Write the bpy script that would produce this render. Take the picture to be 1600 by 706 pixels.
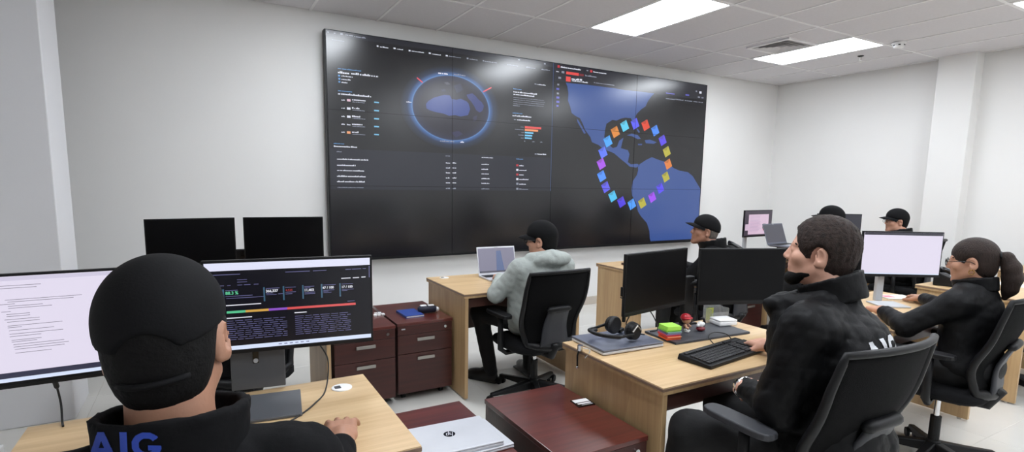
import bpy, bmesh, math, random
import numpy as np
from mathutils import Vector, Matrix, Euler
from mathutils.bvhtree import BVHTree

random.seed(7)
rng = np.random.default_rng(5)
for o in list(bpy.data.objects):
    bpy.data.objects.remove(o, do_unlink=True)
scene = bpy.context.scene
COL = scene.collection
R = math.radians

# ------------------------------------------------------------------ camera
EYE = 1.504
F_PX, CY, YAW, PITCH, ROLL = 845.43, 395.9, 0.51841, 0.131848, 0.016827
fwd = Vector((math.sin(YAW)*math.cos(PITCH), math.cos(YAW)*math.cos(PITCH), -math.sin(PITCH)))
rgt = Vector((math.cos(YAW), -math.sin(YAW), 0))
upv = rgt.cross(fwd)
r2 = rgt*math.cos(ROLL) + upv*math.sin(ROLL)
u2 = -rgt*math.sin(ROLL) + upv*math.cos(ROLL)
cd = bpy.data.cameras.new('camera')
cam = bpy.data.objects.new('camera', cd)
COL.objects.link(cam)
cd.sensor_width = 36.0
cd.lens = F_PX/1600*36
cd.shift_y = (CY-353)/1600
cd.clip_start = 0.05
cam.matrix_world = Matrix(((r2.x, u2.x, -fwd.x, 0), (r2.y, u2.y, -fwd.y, 0), (r2.z, u2.z, -fwd.z, EYE), (0, 0, 0, 1)))
scene.camera = cam

# ------------------------------------------------------------------ world, exposure
w = bpy.data.worlds.new('world'); scene.world = w
w.use_nodes = True
w.node_tree.nodes['Background'].inputs[0].default_value = (0.8, 0.85, 0.9, 1)
w.node_tree.nodes['Background'].inputs[1].default_value = 0.02
scene.view_settings.view_transform = 'Standard'
scene.view_settings.look = 'None'
scene.view_settings.gamma = 1
scene.view_settings.use_curve_mapping = False
scene.view_settings.exposure = 0.0
LIGHT = 19.0         # radiance of the ceiling panels

# ------------------------------------------------------------------ materials
def lin(c):
    if isinstance(c, str):
        c = [int(c[i:i+2], 16) for i in (1, 3, 5)]
    out = []
    for v in c[:3]:
        v = v/255
        out.append(v/12.92 if v <= 0.04045 else ((v+0.055)/1.055)**2.4)
    return (*out, 1.0)

MATS = {}
def mat(name, col, rough=0.5, metal=0.0, spec=0.5, emit=None, strength=1.0, noise=None, bump=None, alpha=None, trans=0.0, sheen=0.0, coat=0.0):
    """noise=(scale, amount) mottles the colour, bump=(scale, strength, stretch)"""
    if name in MATS: return MATS[name]
    m = bpy.data.materials.new(name); m.use_nodes = True
    nt = m.node_tree; b = nt.nodes['Principled BSDF']
    c = lin(col)
    b.inputs['Base Color'].default_value = c
    b.inputs['Roughness'].default_value = rough
    b.inputs['Metallic'].default_value = metal
    b.inputs['Specular IOR Level'].default_value = spec
    b.inputs['Transmission Weight'].default_value = trans
    b.inputs['Sheen Weight'].default_value = sheen
    b.inputs['Coat Weight'].default_value = coat
    if alpha is not None: b.inputs['Alpha'].default_value = alpha
    if emit is not None:
        b.inputs['Emission Color'].default_value = lin(emit)
        b.inputs['Emission Strength'].default_value = strength
    tc = nt.nodes.new('ShaderNodeTexCoord')
    nz = nt.nodes.new('ShaderNodeTexNoise')
    sc, am = noise if noise else (6.0, 0.06)
    nz.inputs['Scale'].default_value = sc; nz.inputs['Detail'].default_value = 3
    nt.links.new(tc.outputs['Object'], nz.inputs['Vector'])
    mp = nt.nodes.new('ShaderNodeMapRange')
    mp.inputs['From Min'].default_value = 0.3; mp.inputs['From Max'].default_value = 0.7
    mp.inputs['To Min'].default_value = 1-am; mp.inputs['To Max'].default_value = 1+am
    nt.links.new(nz.outputs['Fac'], mp.inputs['Value'])
    mx = nt.nodes.new('ShaderNodeVectorMath'); mx.operation = 'SCALE'
    mx.inputs[0].default_value = c[:3]
    nt.links.new(mp.outputs['Result'], mx.inputs['Scale'])
    nt.links.new(mx.outputs['Vector'], b.inputs['Base Color'])
    if bump:
        n2 = nt.nodes.new('ShaderNodeTexNoise'); n2.inputs['Scale'].default_value = bump[0]
        n2.inputs['Detail'].default_value = 4
        mpg = nt.nodes.new('ShaderNodeMapping')
        if len(bump) > 2: mpg.inputs['Scale'].default_value = bump[2]
        nt.links.new(tc.outputs['Object'], mpg.inputs['Vector'])
        nt.links.new(mpg.outputs['Vector'], n2.inputs['Vector'])
        bp = nt.nodes.new('ShaderNodeBump'); bp.inputs['Strength'].default_value = bump[1]
        bp.inputs['Distance'].default_value = 0.01
        nt.links.new(n2.outputs['Fac'], bp.inputs['Height'])
        nt.links.new(bp.outputs['Normal'], b.inputs['Normal'])
    MATS[name] = m
    return m

def wood(name, ca, cb, rough=0.4, axis='x', strips=True, grain=0.5, coat=0.0):
    """procedural board: long grain on one axis and staves of slightly different tone"""
    if name in MATS: return MATS[name]
    m = bpy.data.materials.new(name); m.use_nodes = True
    nt = m.node_tree; b = nt.nodes['Principled BSDF']; L = nt.links.new
    b.inputs['Roughness'].default_value = rough
    b.inputs['Coat Weight'].default_value = coat
    b.inputs['Coat Roughness'].default_value = 0.12
    tc = nt.nodes.new('ShaderNodeTexCoord')
    mp = nt.nodes.new('ShaderNodeMapping')
    L(tc.outputs['Object'], mp.inputs['Vector'])
    # bring the grain axis to x
    if axis == 'z': mp.inputs['Rotation'].default_value = (0, R(90), 0)
    if axis == 'y': mp.inputs['Rotation'].default_value = (0, 0, R(90))
    st = nt.nodes.new('ShaderNodeMapping'); st.inputs['Scale'].default_value = (1.3, 22, 22)
    L(mp.outputs['Vector'], st.inputs['Vector'])
    n1 = nt.nodes.new('ShaderNodeTexNoise'); n1.inputs['Scale'].default_value = 2.2
    n1.inputs['Detail'].default_value = 6; n1.inputs['Distortion'].default_value = 0.5
    L(st.outputs['Vector'], n1.inputs['Vector'])
    st2 = nt.nodes.new('ShaderNodeMapping'); st2.inputs['Scale'].default_value = (0.8, 10.5, 10.5)
    L(mp.outputs['Vector'], st2.inputs['Vector'])
    n2 = nt.nodes.new('ShaderNodeTexVoronoi'); n2.inputs['Scale'].default_value = 1.0
    n2.feature = 'F1'
    L(st2.outputs['Vector'], n2.inputs['Vector'])
    mix = nt.nodes.new('ShaderNodeMix'); mix.data_type = 'RGBA'
    mix.inputs['A'].default_value = lin(ca); mix.inputs['B'].default_value = lin(cb)
    add = nt.nodes.new('ShaderNodeMath'); add.operation = 'MULTIPLY_ADD'
    sep = nt.nodes.new('ShaderNodeSeparateColor'); L(n2.outputs['Color'], sep.inputs['Color'])
    add.inputs[1].default_value = 0.45 if strips else 0.1
    L(sep.outputs['Red'], add.inputs[0])
    mr = nt.nodes.new('ShaderNodeMapRange'); mr.inputs['From Min'].default_value = 0.3
    mr.inputs['From Max'].default_value = 0.7; mr.inputs['To Max'].default_value = grain
    L(n1.outputs['Fac'], mr.inputs['Value'])
    L(mr.outputs['Result'], add.inputs[2])
    L(add.outputs['Value'], mix.inputs['Factor'])
    L(mix.outputs['Result'], b.inputs['Base Color'])
    MATS[name] = m
    return m

M_wall = mat('painted_wall', (232, 231, 229), 0.65, noise=(1.5, 0.012), bump=(60, 0.03))
M_pill = mat('painted_pillar', (226, 226, 229), 0.6, noise=(1.5, 0.012), bump=(60, 0.03))
M_ceil = mat('ceiling_tile', (216, 214, 217), 0.9, noise=(40, 0.02), bump=(180, 0.12))
M_tbar = mat('ceiling_tee', (236, 235, 236), 0.5)
M_floor = mat('floor_tile', (216, 214, 208), 0.16, noise=(2.2, 0.03))
M_grout = mat('floor_grout', (186, 182, 174), 0.7)
M_skirt = mat('skirting_tile', (196, 186, 174), 0.25, noise=(9, 0.05))
M_oak = wood('light_oak_laminate', (220, 191, 149), (187, 153, 108), 0.38, 'x')
M_oakz = wood('light_oak_upright', (196, 165, 122), (163, 130, 92), 0.42, 'z', grain=0.45)
M_edge = mat('desk_edge_band', (128, 104, 86), 0.45)
M_brown = wood('dark_brown_laminate', (74, 44, 36), (54, 31, 26), 0.4, 'x', strips=False)
M_mahog = wood('mahogany_laminate', (100, 44, 37), (62, 26, 23), 0.28, 'x', strips=False, grain=0.7, coat=0.5)
M_mahof = wood('mahogany_front', (74, 36, 31), (52, 25, 22), 0.33, 'x', strips=False, grain=0.7)
M_blackp = mat('black_plastic', (15, 15, 17), 0.48, spec=.3)
M_gloss = mat('black_gloss', (14, 14, 16), 0.18)
M_screen = mat('dark_screen', (8, 8, 10), 0.3, spec=0.14)
M_greyp = mat('grey_plastic', (56, 57, 61), 0.5, spec=.35)
M_lgrey = mat('light_grey_plastic', (182, 184, 188), 0.45)
M_white = mat('white_plastic', (236, 236, 236), 0.4)
M_steel = mat('brushed_steel', (176, 172, 166), 0.35, metal=0.85)
M_chrome = mat('chrome', (210, 210, 212), 0.12, metal=1.0)
M_mesh = mat('chair_mesh_fabric', (9, 9, 10), 0.85, spec=.14, bump=(420, 0.35))
M_fabric = mat('chair_seat_fabric', (18, 18, 20), 0.9, spec=.2, bump=(300, 0.3))
M_rub = mat('cable_rubber', (22, 22, 23), 0.55)

# ------------------------------------------------------------------ object helpers
def tag(o, label=None, cat=None, group=None, kind=None):
    if label: o['label'] = label
    if cat: o['category'] = cat
    if group: o['group'] = group
    if kind: o['kind'] = kind
    return o

def empty(name, loc=(0, 0, 0), rz=0, label=None, cat=None, group=None):
    o = bpy.data.objects.new(name, None); COL.objects.link(o)
    o.location = loc; o.rotation_euler = (0, 0, rz)
    o.empty_display_size = 0.1
    return tag(o, label, cat, group)

def mesh_obj(name, verts, faces, m, parent=None, loc=(0, 0, 0), smooth=False, bevel=0.0, segs=2):
    me = bpy.data.meshes.new(name)
    me.from_pydata([tuple(v) for v in verts], [], faces)
    me.materials.append(m)
    if smooth:
        me.polygons.foreach_set('use_smooth', [True]*len(me.polygons))
    me.update()
    o = bpy.data.objects.new(name, me); COL.objects.link(o)
    if parent: o.parent = parent
    o.location = loc
    if bevel:
        bv = o.modifiers.new('bevel', 'BEVEL'); bv.width = bevel; bv.segments = segs
        bv.limit_method = 'ANGLE'; bv.angle_limit = R(40); bv.harden_normals = False
    return o

def copy_tree(o, parent=None):
    c = o.copy(); COL.objects.link(c); c.parent = parent
    for ch in list(o.children): copy_tree(ch, c)
    return c

class MB:
    def __init__(s): s.v = []; s.f = []
    def add(s, V, Fc):
        n = len(s.v); s.v += [tuple(p) for p in V]; s.f += [tuple(i+n for i in q) for q in Fc]; return s
    def box(s, x0, x1, y0, y1, z0, z1, M=None):
        V = [Vector((x, y, z)) for z in (z0, z1) for y in (y0, y1) for x in (x0, x1)]
        if M is not None: V = [M @ p for p in V]
        return s.add(V, [(0, 2, 3, 1), (4, 5, 7, 6), (0, 1, 5, 4), (2, 6, 7, 3), (0, 4, 6, 2), (1, 3, 7, 5)])
    def cyl(s, a, b, ra, rb=None, n=16, caps=True):
        a = Vector(a); b = Vector(b); rb = ra if rb is None else rb
        d = (b-a).normalized(); t = d.orthogonal().normalized(); q = d.cross(t)
        V = []
        for c, r_ in ((a, ra), (b, rb)):
            for i in range(n):
                an = 2*math.pi*i/n; V.append(c + (t*math.cos(an)+q*math.sin(an))*r_)
        Fc = [(i, (i+1) % n, n+(i+1) % n, n+i) for i in range(n)]
        if caps: Fc += [tuple(range(n-1, -1, -1)), tuple(range(n, 2*n))]
        return s.add(V, Fc)
    def lathe(s, prof, c=(0, 0, 0), n=24):
        V = []; m = len(prof)
        for i in range(n):
            an = 2*math.pi*i/n
            for r_, z in prof: V.append((c[0]+r_*math.cos(an), c[1]+r_*math.sin(an), c[2]+z))
        Fc = []
        for i in range(n):
            j = (i+1) % n
            for k in range(m-1): Fc.append((i*m+k, j*m+k, j*m+k+1, i*m+k+1))
        Fc.append(tuple(i*m for i in range(n-1, -1, -1))); Fc.append(tuple(i*m+m-1 for i in range(n)))
        return s.add(V, Fc)
    def tube(s, pts, r_, n=8, closed=False):
        P = [Vector(p) for p in pts]; N = len(P)
        if not hasattr(r_, '__len__'): r_ = [r_]*N
        V = []; prev = None
        for i in range(N):
            a = P[(i-1) % N] if (closed or i > 0) else P[i]
            b = P[(i+1) % N] if (closed or i < N-1) else P[i]
            d = (b-a).normalized()
            if prev is None: t = d.orthogonal().normalized()
            else:
                t = prev - d*prev.dot(d); t = t.normalized() if t.length > 1e-6 else d.orthogonal().normalized()
            prev = t; q = d.cross(t)
            for k in range(n):
                an = 2*math.pi*k/n; V.append(P[i] + (t*math.cos(an)+q*math.sin(an))*r_[i])
        Fc = []
        for i in range(N if closed else N-1):
            j = (i+1) % N
            for k in range(n):
                l = (k+1) % n; Fc.append((i*n+k, i*n+l, j*n+l, j*n+k))
        if not closed: Fc += [tuple(range(n-1, -1, -1)), tuple((N-1)*n+k for k in range(n))]
        return s.add(V, Fc)
    def prism(s, poly, axis, a, b):
        """extrude a 2-D polygon (counter-clockwise seen from +axis) between a and b on that axis"""
        def pt(q, t):
            if axis == 'z': return (q[0], q[1], t)
            if axis == 'y': return (q[0], t, q[1])
            return (t, q[0], q[1])
        n = len(poly)
        V = [pt(q, a) for q in poly]+[pt(q, b) for q in poly]
        Fc = [tuple(range(n-1, -1, -1)), tuple(range(n, 2*n))] + [(i, (i+1) % n, n+(i+1) % n, n+i) for i in range(n)]
        return s.add(V, Fc)
    def sphere(s, c, r_, n=12, m=8, sc=(1, 1, 1)):
        V = []; Fc = []
        for j in range(1, m):
            th = math.pi*j/m
            for i in range(n):
                an = 2*math.pi*i/n
                V.append((c[0]+sc[0]*r_*math.sin(th)*math.cos(an), c[1]+sc[1]*r_*math.sin(th)*math.sin(an), c[2]+sc[2]*r_*math.cos(th)))
        top = len(V); V.append((c[0], c[1], c[2]+sc[2]*r_)); bot = len(V); V.append((c[0], c[1], c[2]-sc[2]*r_))
        for j in range(m-2):
            for i in range(n):
                k = (i+1) % n; Fc.append((j*n+i, (j+1)*n+i, (j+1)*n+k, j*n+k))
        for i in range(n):
            k = (i+1) % n; Fc.append((top, i, k)); Fc.append((bot, (m-2)*n+k, (m-2)*n+i))
        return s.add(V, Fc)
    def build(s, name, m, parent=None, loc=(0, 0, 0), smooth=False, bevel=0.0, segs=2):
        o = mesh_obj(name, s.v, s.f, m, parent, loc, smooth, bevel, segs)
        return o

def smooth_curve(pts, n=8):
    """Catmull-Rom through the points"""
    P = [Vector(p) for p in pts]; P = [P[0]*2-P[1]] + P + [P[-1]*2-P[-2]]
    out = []
    for i in range(1, len(P)-2):
        for k in range(n):
            t = k/n; a, b, c, d = P[i-1:i+3]
            out.append(0.5*((2*b)+(c-a)*t+(2*a-5*b+4*c-d)*t*t+(3*b-a-3*c+d)*t**3))
    out.append(P[-2]); return out

def text_mesh(txt, size, m, name, parent, Mx):
    cu = bpy.data.curves.new('lettering', 'FONT'); cu.body = txt; cu.size = size; cu.offset = size*0.03
    cu.extrude = 0.0001; cu.resolution_u = 3
    to = bpy.data.objects.new('lettering', cu); COL.objects.link(to)
    dg = bpy.context.evaluated_depsgraph_get(); dg.update()
    me = bpy.data.meshes.new_from_object(to.evaluated_get(dg))
    bpy.data.objects.remove(to, do_unlink=True)
    me.materials.clear(); me.materials.append(m)
    o = bpy.data.objects.new(name, me); COL.objects.link(o); o.parent = parent
    o.matrix_local = Mx
    return o

# ------------------------------------------------------------------ room shell
WB, WR, WL, WN, HC = 5.28, 7.52, -2.3, -2.6, 2.98      # back, right, left, near walls; ceiling height
def struct(name, mb, m, parent=None, **k):
    o = mb.build(name, m, parent, **k)
    if parent is None: o['kind'] = 'structure'
    return o
struct('wall_back', MB().box(WL-.1, WR+.1, WB, WB+.12, 0, HC+.2), M_wall)
struct('wall_right', MB().box(WR, WR+.12, WN, WB, 0, HC+.2), M_wall)
struct('wall_left', MB().box(WL-.12, WL, WN, WB, 0, HC+.2), M_wall)
struct('wall_near', MB().box(WL-.1, WR+.1, WN-.12, WN, 0, HC+.2), M_wall)
struct('trim_1', MB().box(7.345, WR+.01, 2.81, 3.17, 0, HC+.02), M_wall, bevel=.006)     # pillar on the right wall
struct('trim_2', MB().box(WL-.01, -.755, 4.10, 4.555, 0, HC+.02), M_pill, bevel=.006)    # pillar on the left
struct('baseboard_back', MB().box(-.755, WR-.012, WB-.012, WB+.005, 0, .10), M_skirt, bevel=.002)
struct('baseboard_right', MB().box(WR-.012, WR+.005, 3.17, WB-.012, 0, .10).box(WR-.012, WR+.005, WN, 2.81, 0, .10).box(7.333, 7.35, 2.80, 3.18, 0, .10), M_skirt, bevel=.002)

# floor: slab of grout with polished tiles on it
fl = struct('floor', MB().box(WL-.1, WR+.1, WN-.1, WB+.1, -.12, -.0015), M_grout)
tile = None
TS = .798
nx = int((WR-WL)/.8)+1; ny = int((WB-WN)/.8)+1
for i in range(nx):
    for j in range(ny):
        x0 = WL+i*.8; y0 = WB-(j+1)*.8
        if tile is None:
            tile = MB().box(0, TS, 0, TS, -.01, 0).build('floor_tile', M_floor, fl, (x0, y0, 0), bevel=.0012, segs=1)
        else:
            c = tile.copy(); COL.objects.link(c); c.location = (x0, y0, 0)

# suspended ceiling: tees on a 0.595 x 1.18 m module, mineral tiles, light panels
GX0, GY0, PX, PY = 3.29, 4.37, .595, 1.18
xs_ = [GX0+PX*k for k in range(-10, 8)]; ys_ = [GY0-PY*k for k in range(-1, 7)]
tb = MB()
for x in xs_:
    if WL < x < WR: tb.box(x-.011, x+.011, WN, WB, HC-.003, HC+.03)
for y in ys_:
    if WN < y < WB: tb.box(WL, WR, y-.011, y+.011, HC-.0035, HC+.03)
cl = struct('ceiling', MB().box(WL-.1, WR+.1, WN-.1, WB+.1, HC+.14, HC+.24), M_ceil)
tb.build('tee_grid', M_tbar, cl)
LIGHTS = [(GX0+PX*a, GY0-PY*b) for a in (-4, 0, 4) for b in (0, 2, 4)]
base_tile = {}
for a in range(-10, 8):
    for b in range(-1, 7):
        x0 = max(GX0+PX*a, WL)+.009; x1 = min(GX0+PX*(a+1), WR)-.009
        y1 = min(GY0-PY*b, WB)-.009; y0 = max(GY0-PY*(b+1), WN)+.009
        if x1-x0 < .04 or y1-y0 < .04: continue
        if any(abs(lx-(GX0+PX*a)) < .05 and abs(ly-(GY0-PY*b)) < .05 for lx, ly in LIGHTS): continue
        key = (round(x1-x0, 3), round(y1-y0, 3))
        if key not in base_tile:
            base_tile[key] = MB().box(0, key[0], 0, key[1], 0, .015).build('ceiling_tile', M_ceil, cl, (x0, y0, HC+.002), bevel=.002, segs=1)
        else:
            c = base_tile[key].copy(); COL.objects.link(c); c.location = (x0, y0, HC+.002)

M_led = mat('led_diffuser', (255, 255, 255), 0.5, emit=(242, 248, 255), strength=LIGHT)
led = None
for lx, ly in LIGHTS:
    k = round((GY0-ly)/PY); a = round((lx-GX0)/PX)
    lab = {(-4, 0): 'bright rectangular ceiling panel light above the off monitors by the back wall',
           (0, 0): 'bright rectangular ceiling panel light in front of the video wall centre',
           (4, 0): 'bright rectangular ceiling panel light beside the square air vent',
           (4, 2): 'bright rectangular ceiling panel light past the smoke detector, away from the video wall'}.get((a, k), 'rectangular ceiling panel light over the room behind the near desks')
    t = empty('ceiling_light', (lx, ly-PY, HC), 0, lab, 'ceiling light', 'recessed ceiling panel lights')
    if led is None:
        fr = MB()
        for q in ((.011, PX-.011, .011, .024), (.011, PX-.011, PY-.024, PY-.011), (.011, .024, .024, PY-.024), (PX-.024, PX-.011, .024, PY-.024)):
            fr.box(*q, -.004, .02)
        led = (fr.build('frame', M_tbar, t), MB().box(.024, PX-.024, .024, PY-.024, -.001, .012).build('diffuser', M_led, t))
    else:
        for q in led:
            c = q.copy(); COL.objects.link(c); c.parent = t

# square four-way air vent
t = empty('air_vent', (5.17, 3.55, HC), 0, 'white square four-way air vent on the ceiling beside a panel light', 'air vent')
vm = mat('vent_metal', (206, 204, 205), 0.5); vd = mat('vent_dark', (168, 166, 168), 0.7)
fr = MB(); W_ = .50
for q in ((0, W_, 0, .035), (0, W_, W_-.035, W_), (0, .035, .035, W_-.035), (W_-.035, W_, .035, W_-.035)): fr.box(*q, -.016, .003)
fr.build('frame', M_tbar, t, bevel=.003)
MB().box(.03, W_-.03, .03, W_-.03, -.002, .002).build('back_plate', vd, t)
for k in range(4):
    q = .045+k*.045
    a0, a1, b0, b1 = q, W_-q, q+.032, W_-q-.032
    V = [(a0, a0, -.016), (a1, a0, -.016), (a1, a1, -.016), (a0, a1, -.016), (b0, b0, -.004), (b1, b0, -.004), (b1, b1, -.004), (b0, b1, -.004)]
    o = MB().add(V, [(0, 1, 5, 4), (1, 2, 6, 5), (2, 3, 7, 6), (3, 0, 4, 7)]).build('louvre', vm, t)
    o.modifiers.new('thick', 'SOLIDIFY').thickness = .002

t = empty('smoke_detector', (6.264, 3.071, HC), 0, 'white round smoke detector on the ceiling near the right wall', 'smoke detector')
MB().lathe([(.064, 0), (.064, -.014), (.056, -.020)]).build('base', M_white, t, smooth=False, bevel=.002)
MB().lathe([(.052, -.020), (.052, -.040), (.040, -.054)]).build('sensor_head', M_white, t, bevel=.002)
for an in range(6):
    a_ = an*math.pi/3
    MB().box(-.010, .010, .0495, .054, -.037, -.026, Matrix.Rotation(a_, 4, 'Z')).build('slot', M_blackp, t)
t = empty('sprinkler', (6.551, 3.597, HC), 0, 'small chrome sprinkler head hanging from the ceiling', 'sprinkler')
MB().lathe([(.032, 0), (.030, -.006), (.012, -.012)], n=20).build('escutcheon', M_blackp, t)
MB().cyl((0, 0, -.01), (0, 0, -.05), .009, n=10).build('stem', M_steel, t)
MB().lathe([(.018, -.052), (.02, -.055), (.012, -.058)], n=16).build('deflector', M_white, t)
mb = MB()
for s_ in (-1, 1): mb.tube([(s_*.009, 0, -.02), (s_*.016, 0, -.035), (s_*.006, 0, -.053)], .003, 6)
mb.build('yoke', M_white, t)

# ------------------------------------------------------------------ video wall (4 x 3 panels)
VX, VY, VT, VW, VH = 1.0125, 5.158, 2.8066, 4.85, 2.05
vw = empty('video_wall', (VX+VW/2, VY, VT-VH), 0, 'large black video wall of twelve panels showing a globe dashboard and a map', 'video wall')
def em(name, col, s=1.0):
    return mat(name, (7, 7, 9), 0.22, spec=.8, emit=col, strength=s, noise=(3, .01))
M_panel = mat('video_panel', (7, 7, 9), 0.22, spec=.8, emit=(13, 14, 19), strength=1.0, noise=(2, .02))
pan = None
def W(u, v, d=0.0): return (u-VW/2, -d, VH-v)          # wall metres -> local
for i in range(4):
    for j in range(3):
        x = i*VW/4-VW/2; z = VH-(j+1)*VH/3
        if pan is None:
            pan = MB().box(.001, VW/4-.001, 0, .08, .001, VH/3-.001).build('display_panel', M_panel, vw, (x, 0, z), bevel=.001, segs=1)
        else:
            c = pan.copy(); COL.objects.link(c); c.location = (x, 0, z)
fr = MB(); e = VW/2
fr.box(-e-.012, e+.012, -.002, .085, -.022, 0).box(-e-.012, e+.012, .0, .085, VH, VH+.006).box(-e-.012, -e, .0, .085, 0, VH).box(e, e+.012, .0, .085, 0, VH)
fr.build('outer_frame', M_blackp, vw)
MB().box(-e+.1, e-.1, .085, .122, .15, VH-.15).build('wall_mount', M_blackp, vw)
for i in (1, 2, 3): MB().box(-.002, .002, -.0022, .002, 0, VH).build('bezel_seam', M_gloss, vw, (i*VW/4-VW/2, 0, 0))
for j in (1, 2): MB().box(-e, e, -.0022, .002, -.002, .002).build('bezel_seam', M_gloss, vw, (0, 0, VH-j*VH/3))
MB().box(-.008, .008, -.0012, .001, VH-1.40, VH).build('window_divider', em('divider_blue', (52, 66, 96)), vw, (2.419-VW/2, 0, 0))

BARS = {
    'g': [(14,28,20,7),(69,84,22,8),(126,148,21,14),(172,243,20,12),(250,354,24,12),(52,160,80,5),(1171,1302,82,8),(1367,1386,79,15),(1398,1489,81,10),(1547,1561,81,12),(1567,1713,83,9),(1830,1966,85,10),(2061,2181,84,11),(2258,2371,85,11),(1964,1985,20,11),(2290,2312,22,14),(221,337,602,8),(219,335,675,8),(218,334,749,8),(216,332,820,8),(214,331,892,8),(68,119,1056,10),(68,309,1381,9),(1138,1190,1055,9),(2198,2223,995,12),(1142,1188,1381,11),(1210,1255,1381,11),(1545,1639,1382,10),(1968,1995,1324,21),(2007,2121,1382,11),(1969,1996,1379,21),(2176,2204,248,11),(1914,2302,412,6),(1915,2312,433,6),(1915,2304,454,6),(1915,2299,476,6),(1910,1994,496,8),(1925,1948,642,10),(2008,2049,714,8),(1937,2050,743,7),(2020,2052,771,8),(1983,2051,800,8),(2015,2050,830,8),(2059,2070,863,9),(2161,2192,863,9),(2264,2295,862,9),(1225,1352,249,14),(1079,1232,909,13),(2870,2893,30,12),(2526,2562,85,22),(2853,3014,86,16),(2981,2993,152,10),(3005,3286,152,10),(2484,2520,150,20),(2472,2497,224,18),(2468,2497,320,19),(4126,4279,230,11),(4278,4434,225,11),(4460,4592,224,15),(4619,4700,224,11),(4714,4796,225,11),(4695,4736,162,18),(4763,4804,164,15),(4648,4675,93,18)],
    'w': [(454,470,81,13),(484,562,83,11),(612,633,80,13),(646,706,82,8),(760,778,82,13),(790,912,82,8),(962,983,80,13),(995,1090,83,8),(1139,1161,81,13),(97,203,353,18),(215,461,351,18),(127,231,382,10),(127,208,411,10),(126,182,438,10),(94,393,540,16),(122,153,593,10),(218,343,582,14),(121,151,665,10),(170,202,665,20),(216,285,657,14),(119,149,738,10),(169,201,738,20),(214,288,731,14),(117,148,808,10),(167,199,809,11),(213,309,801,14),(115,146,879,10),(211,275,873,14),(45,254,1009,13),(71,355,1123,12),(70,240,1178,12),(69,315,1225,12),(67,331,1278,13),(66,319,1327,13),(1544,1677,1056,9),(2233,2348,994,12),(1142,1187,1125,11),(1210,1254,1123,11),(1142,1187,1174,11),(1210,1255,1172,11),(1142,1187,1223,11),(1210,1255,1222,11),(1142,1187,1275,11),(1210,1255,1274,11),(1142,1188,1324,11),(1210,1255,1323,11),(1543,1630,1126,10),(1543,1620,1177,10),(1544,1630,1225,10),(1544,1640,1275,10),(1545,1640,1325,10),(2002,2057,1127,11),(2003,2095,1177,11),(1965,1992,1175,21),(2004,2059,1226,11),(2005,2125,1276,11),(1967,1994,1274,21),(2006,2090,1327,11),(2213,2320,248,10),(1913,2209,353,15),(1914,2175,379,14),(1907,2143,601,15),(1963,2130,641,13),(1060,1163,253,19),(1301,1340,909,15),(732,787,558,10),(2513,2786,31,15),(2968,3160,33,13),(2453,2489,85,10),(2665,2809,142,20),(2669,2895,161,14),(4717,4758,101,29)],
    'b': [(98,307,320,10),(98,116,383,15),(100,118,410,16),(100,117,437,13),(95,220,514,10),(44,137,984,9),(1965,2048,1057,10),(1912,2013,323,10),(1907,2028,574,9)],
    'p': [(172,204,592,20)],
    'c': [(421,466,589,12),(419,465,664,12),(418,464,739,12),(417,463,811,12),(416,461,884,12)],
    'o': [(165,197,880,21)],
    'r': [(1964,1991,1125,21),(1966,1993,1224,21),(2469,2498,30,26),(2921,2952,31,27)],
    'R': [(2063,2274,714,23),(2588,2761,86,29),(2587,2650,151,53)],
    'O': [(2063,2234,743,20)],
    'C': [(2064,2174,771,16),(2065,2159,801,16),(2065,2154,829,16)],
    'd': [(2769,2830,87,24)],
    'v': [(2462,2499,272,20),(2465,2504,364,22),(2466,2506,411,22),(2468,2497,455,19),(4467,4533,155,18),(4122,4273,164,11)],
}

TXT = {'w': ('text_white', (225, 228, 240)), 'g': ('text_grey', (140, 145, 160)), 'b': ('text_blue', (96, 150, 205)), 'c': ('text_cyan', (120, 190, 225)),
       'o': ('text_orange', (235, 160, 110)), 'p': ('text_pink', (225, 190, 205)), 'r': ('icon_red', (190, 50, 60)), 'R': ('bar_red', (226, 74, 70)),
       'O': ('bar_orange', (240, 150, 96)), 'C': ('bar_cyan', (120, 200, 240)), 'd': ('pill_dark_red', (120, 36, 44)), 'v': ('icon_violet', (90, 92, 190))}
def text_bars(lst, unit=0.001, jig=True):
    out = []
    for u0, u1, v, h in lst:
        u0, u1, v, h = u0*unit, u1*unit, v*unit, h*unit
        if not jig or u1-u0 < h*2.5: out.append((u0, u1, v-h/2, v+h/2)); continue
        x = u0
        while x < u1-h*.3:
            wd = min(h*random.uniform(.5, .95), u1-x); hh = h*random.choice((.62, .66, .7, 1.0))
            out.append((x, x+wd, v+h*.5-hh, v+h*.5)); x += wd+h*(.14 if random.random() > .14 else .5)
    return out
for k, lst in BARS.items():
    mb = MB()
    for a, b, c, d in text_bars(lst, jig=(k in 'wgb')):
        mb.box(a-VW/2, b-VW/2, -.0016, -.0003, VH-d, VH-c)
    o = mb.build('interface_'+TXT[k][0], em('vw_'+TXT[k][0], TXT[k][1]), vw)
    if k in 'wgb': o['kind'] = 'stuff'
# faint table band behind the publication list
MB().box(.01-VW/2, 2.4-VW/2, -.0006, .0003, VH-1.40, VH-1.03).build('table_band', em('table_band_blue', (25, 27, 40)), vw)
MB().box(.0-VW/2, 2.41-VW/2, -.0006, .0003, VH-.048, VH).build('tab_bar', em('tab_bar_grey', (30, 31, 40)), vw)
MB().box(2.43-VW/2, 4.85-VW/2, -.0006, .0003, VH-.19, VH).build('tab_bar', em('tab_bar_grey', (30, 31, 40)), vw)

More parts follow.
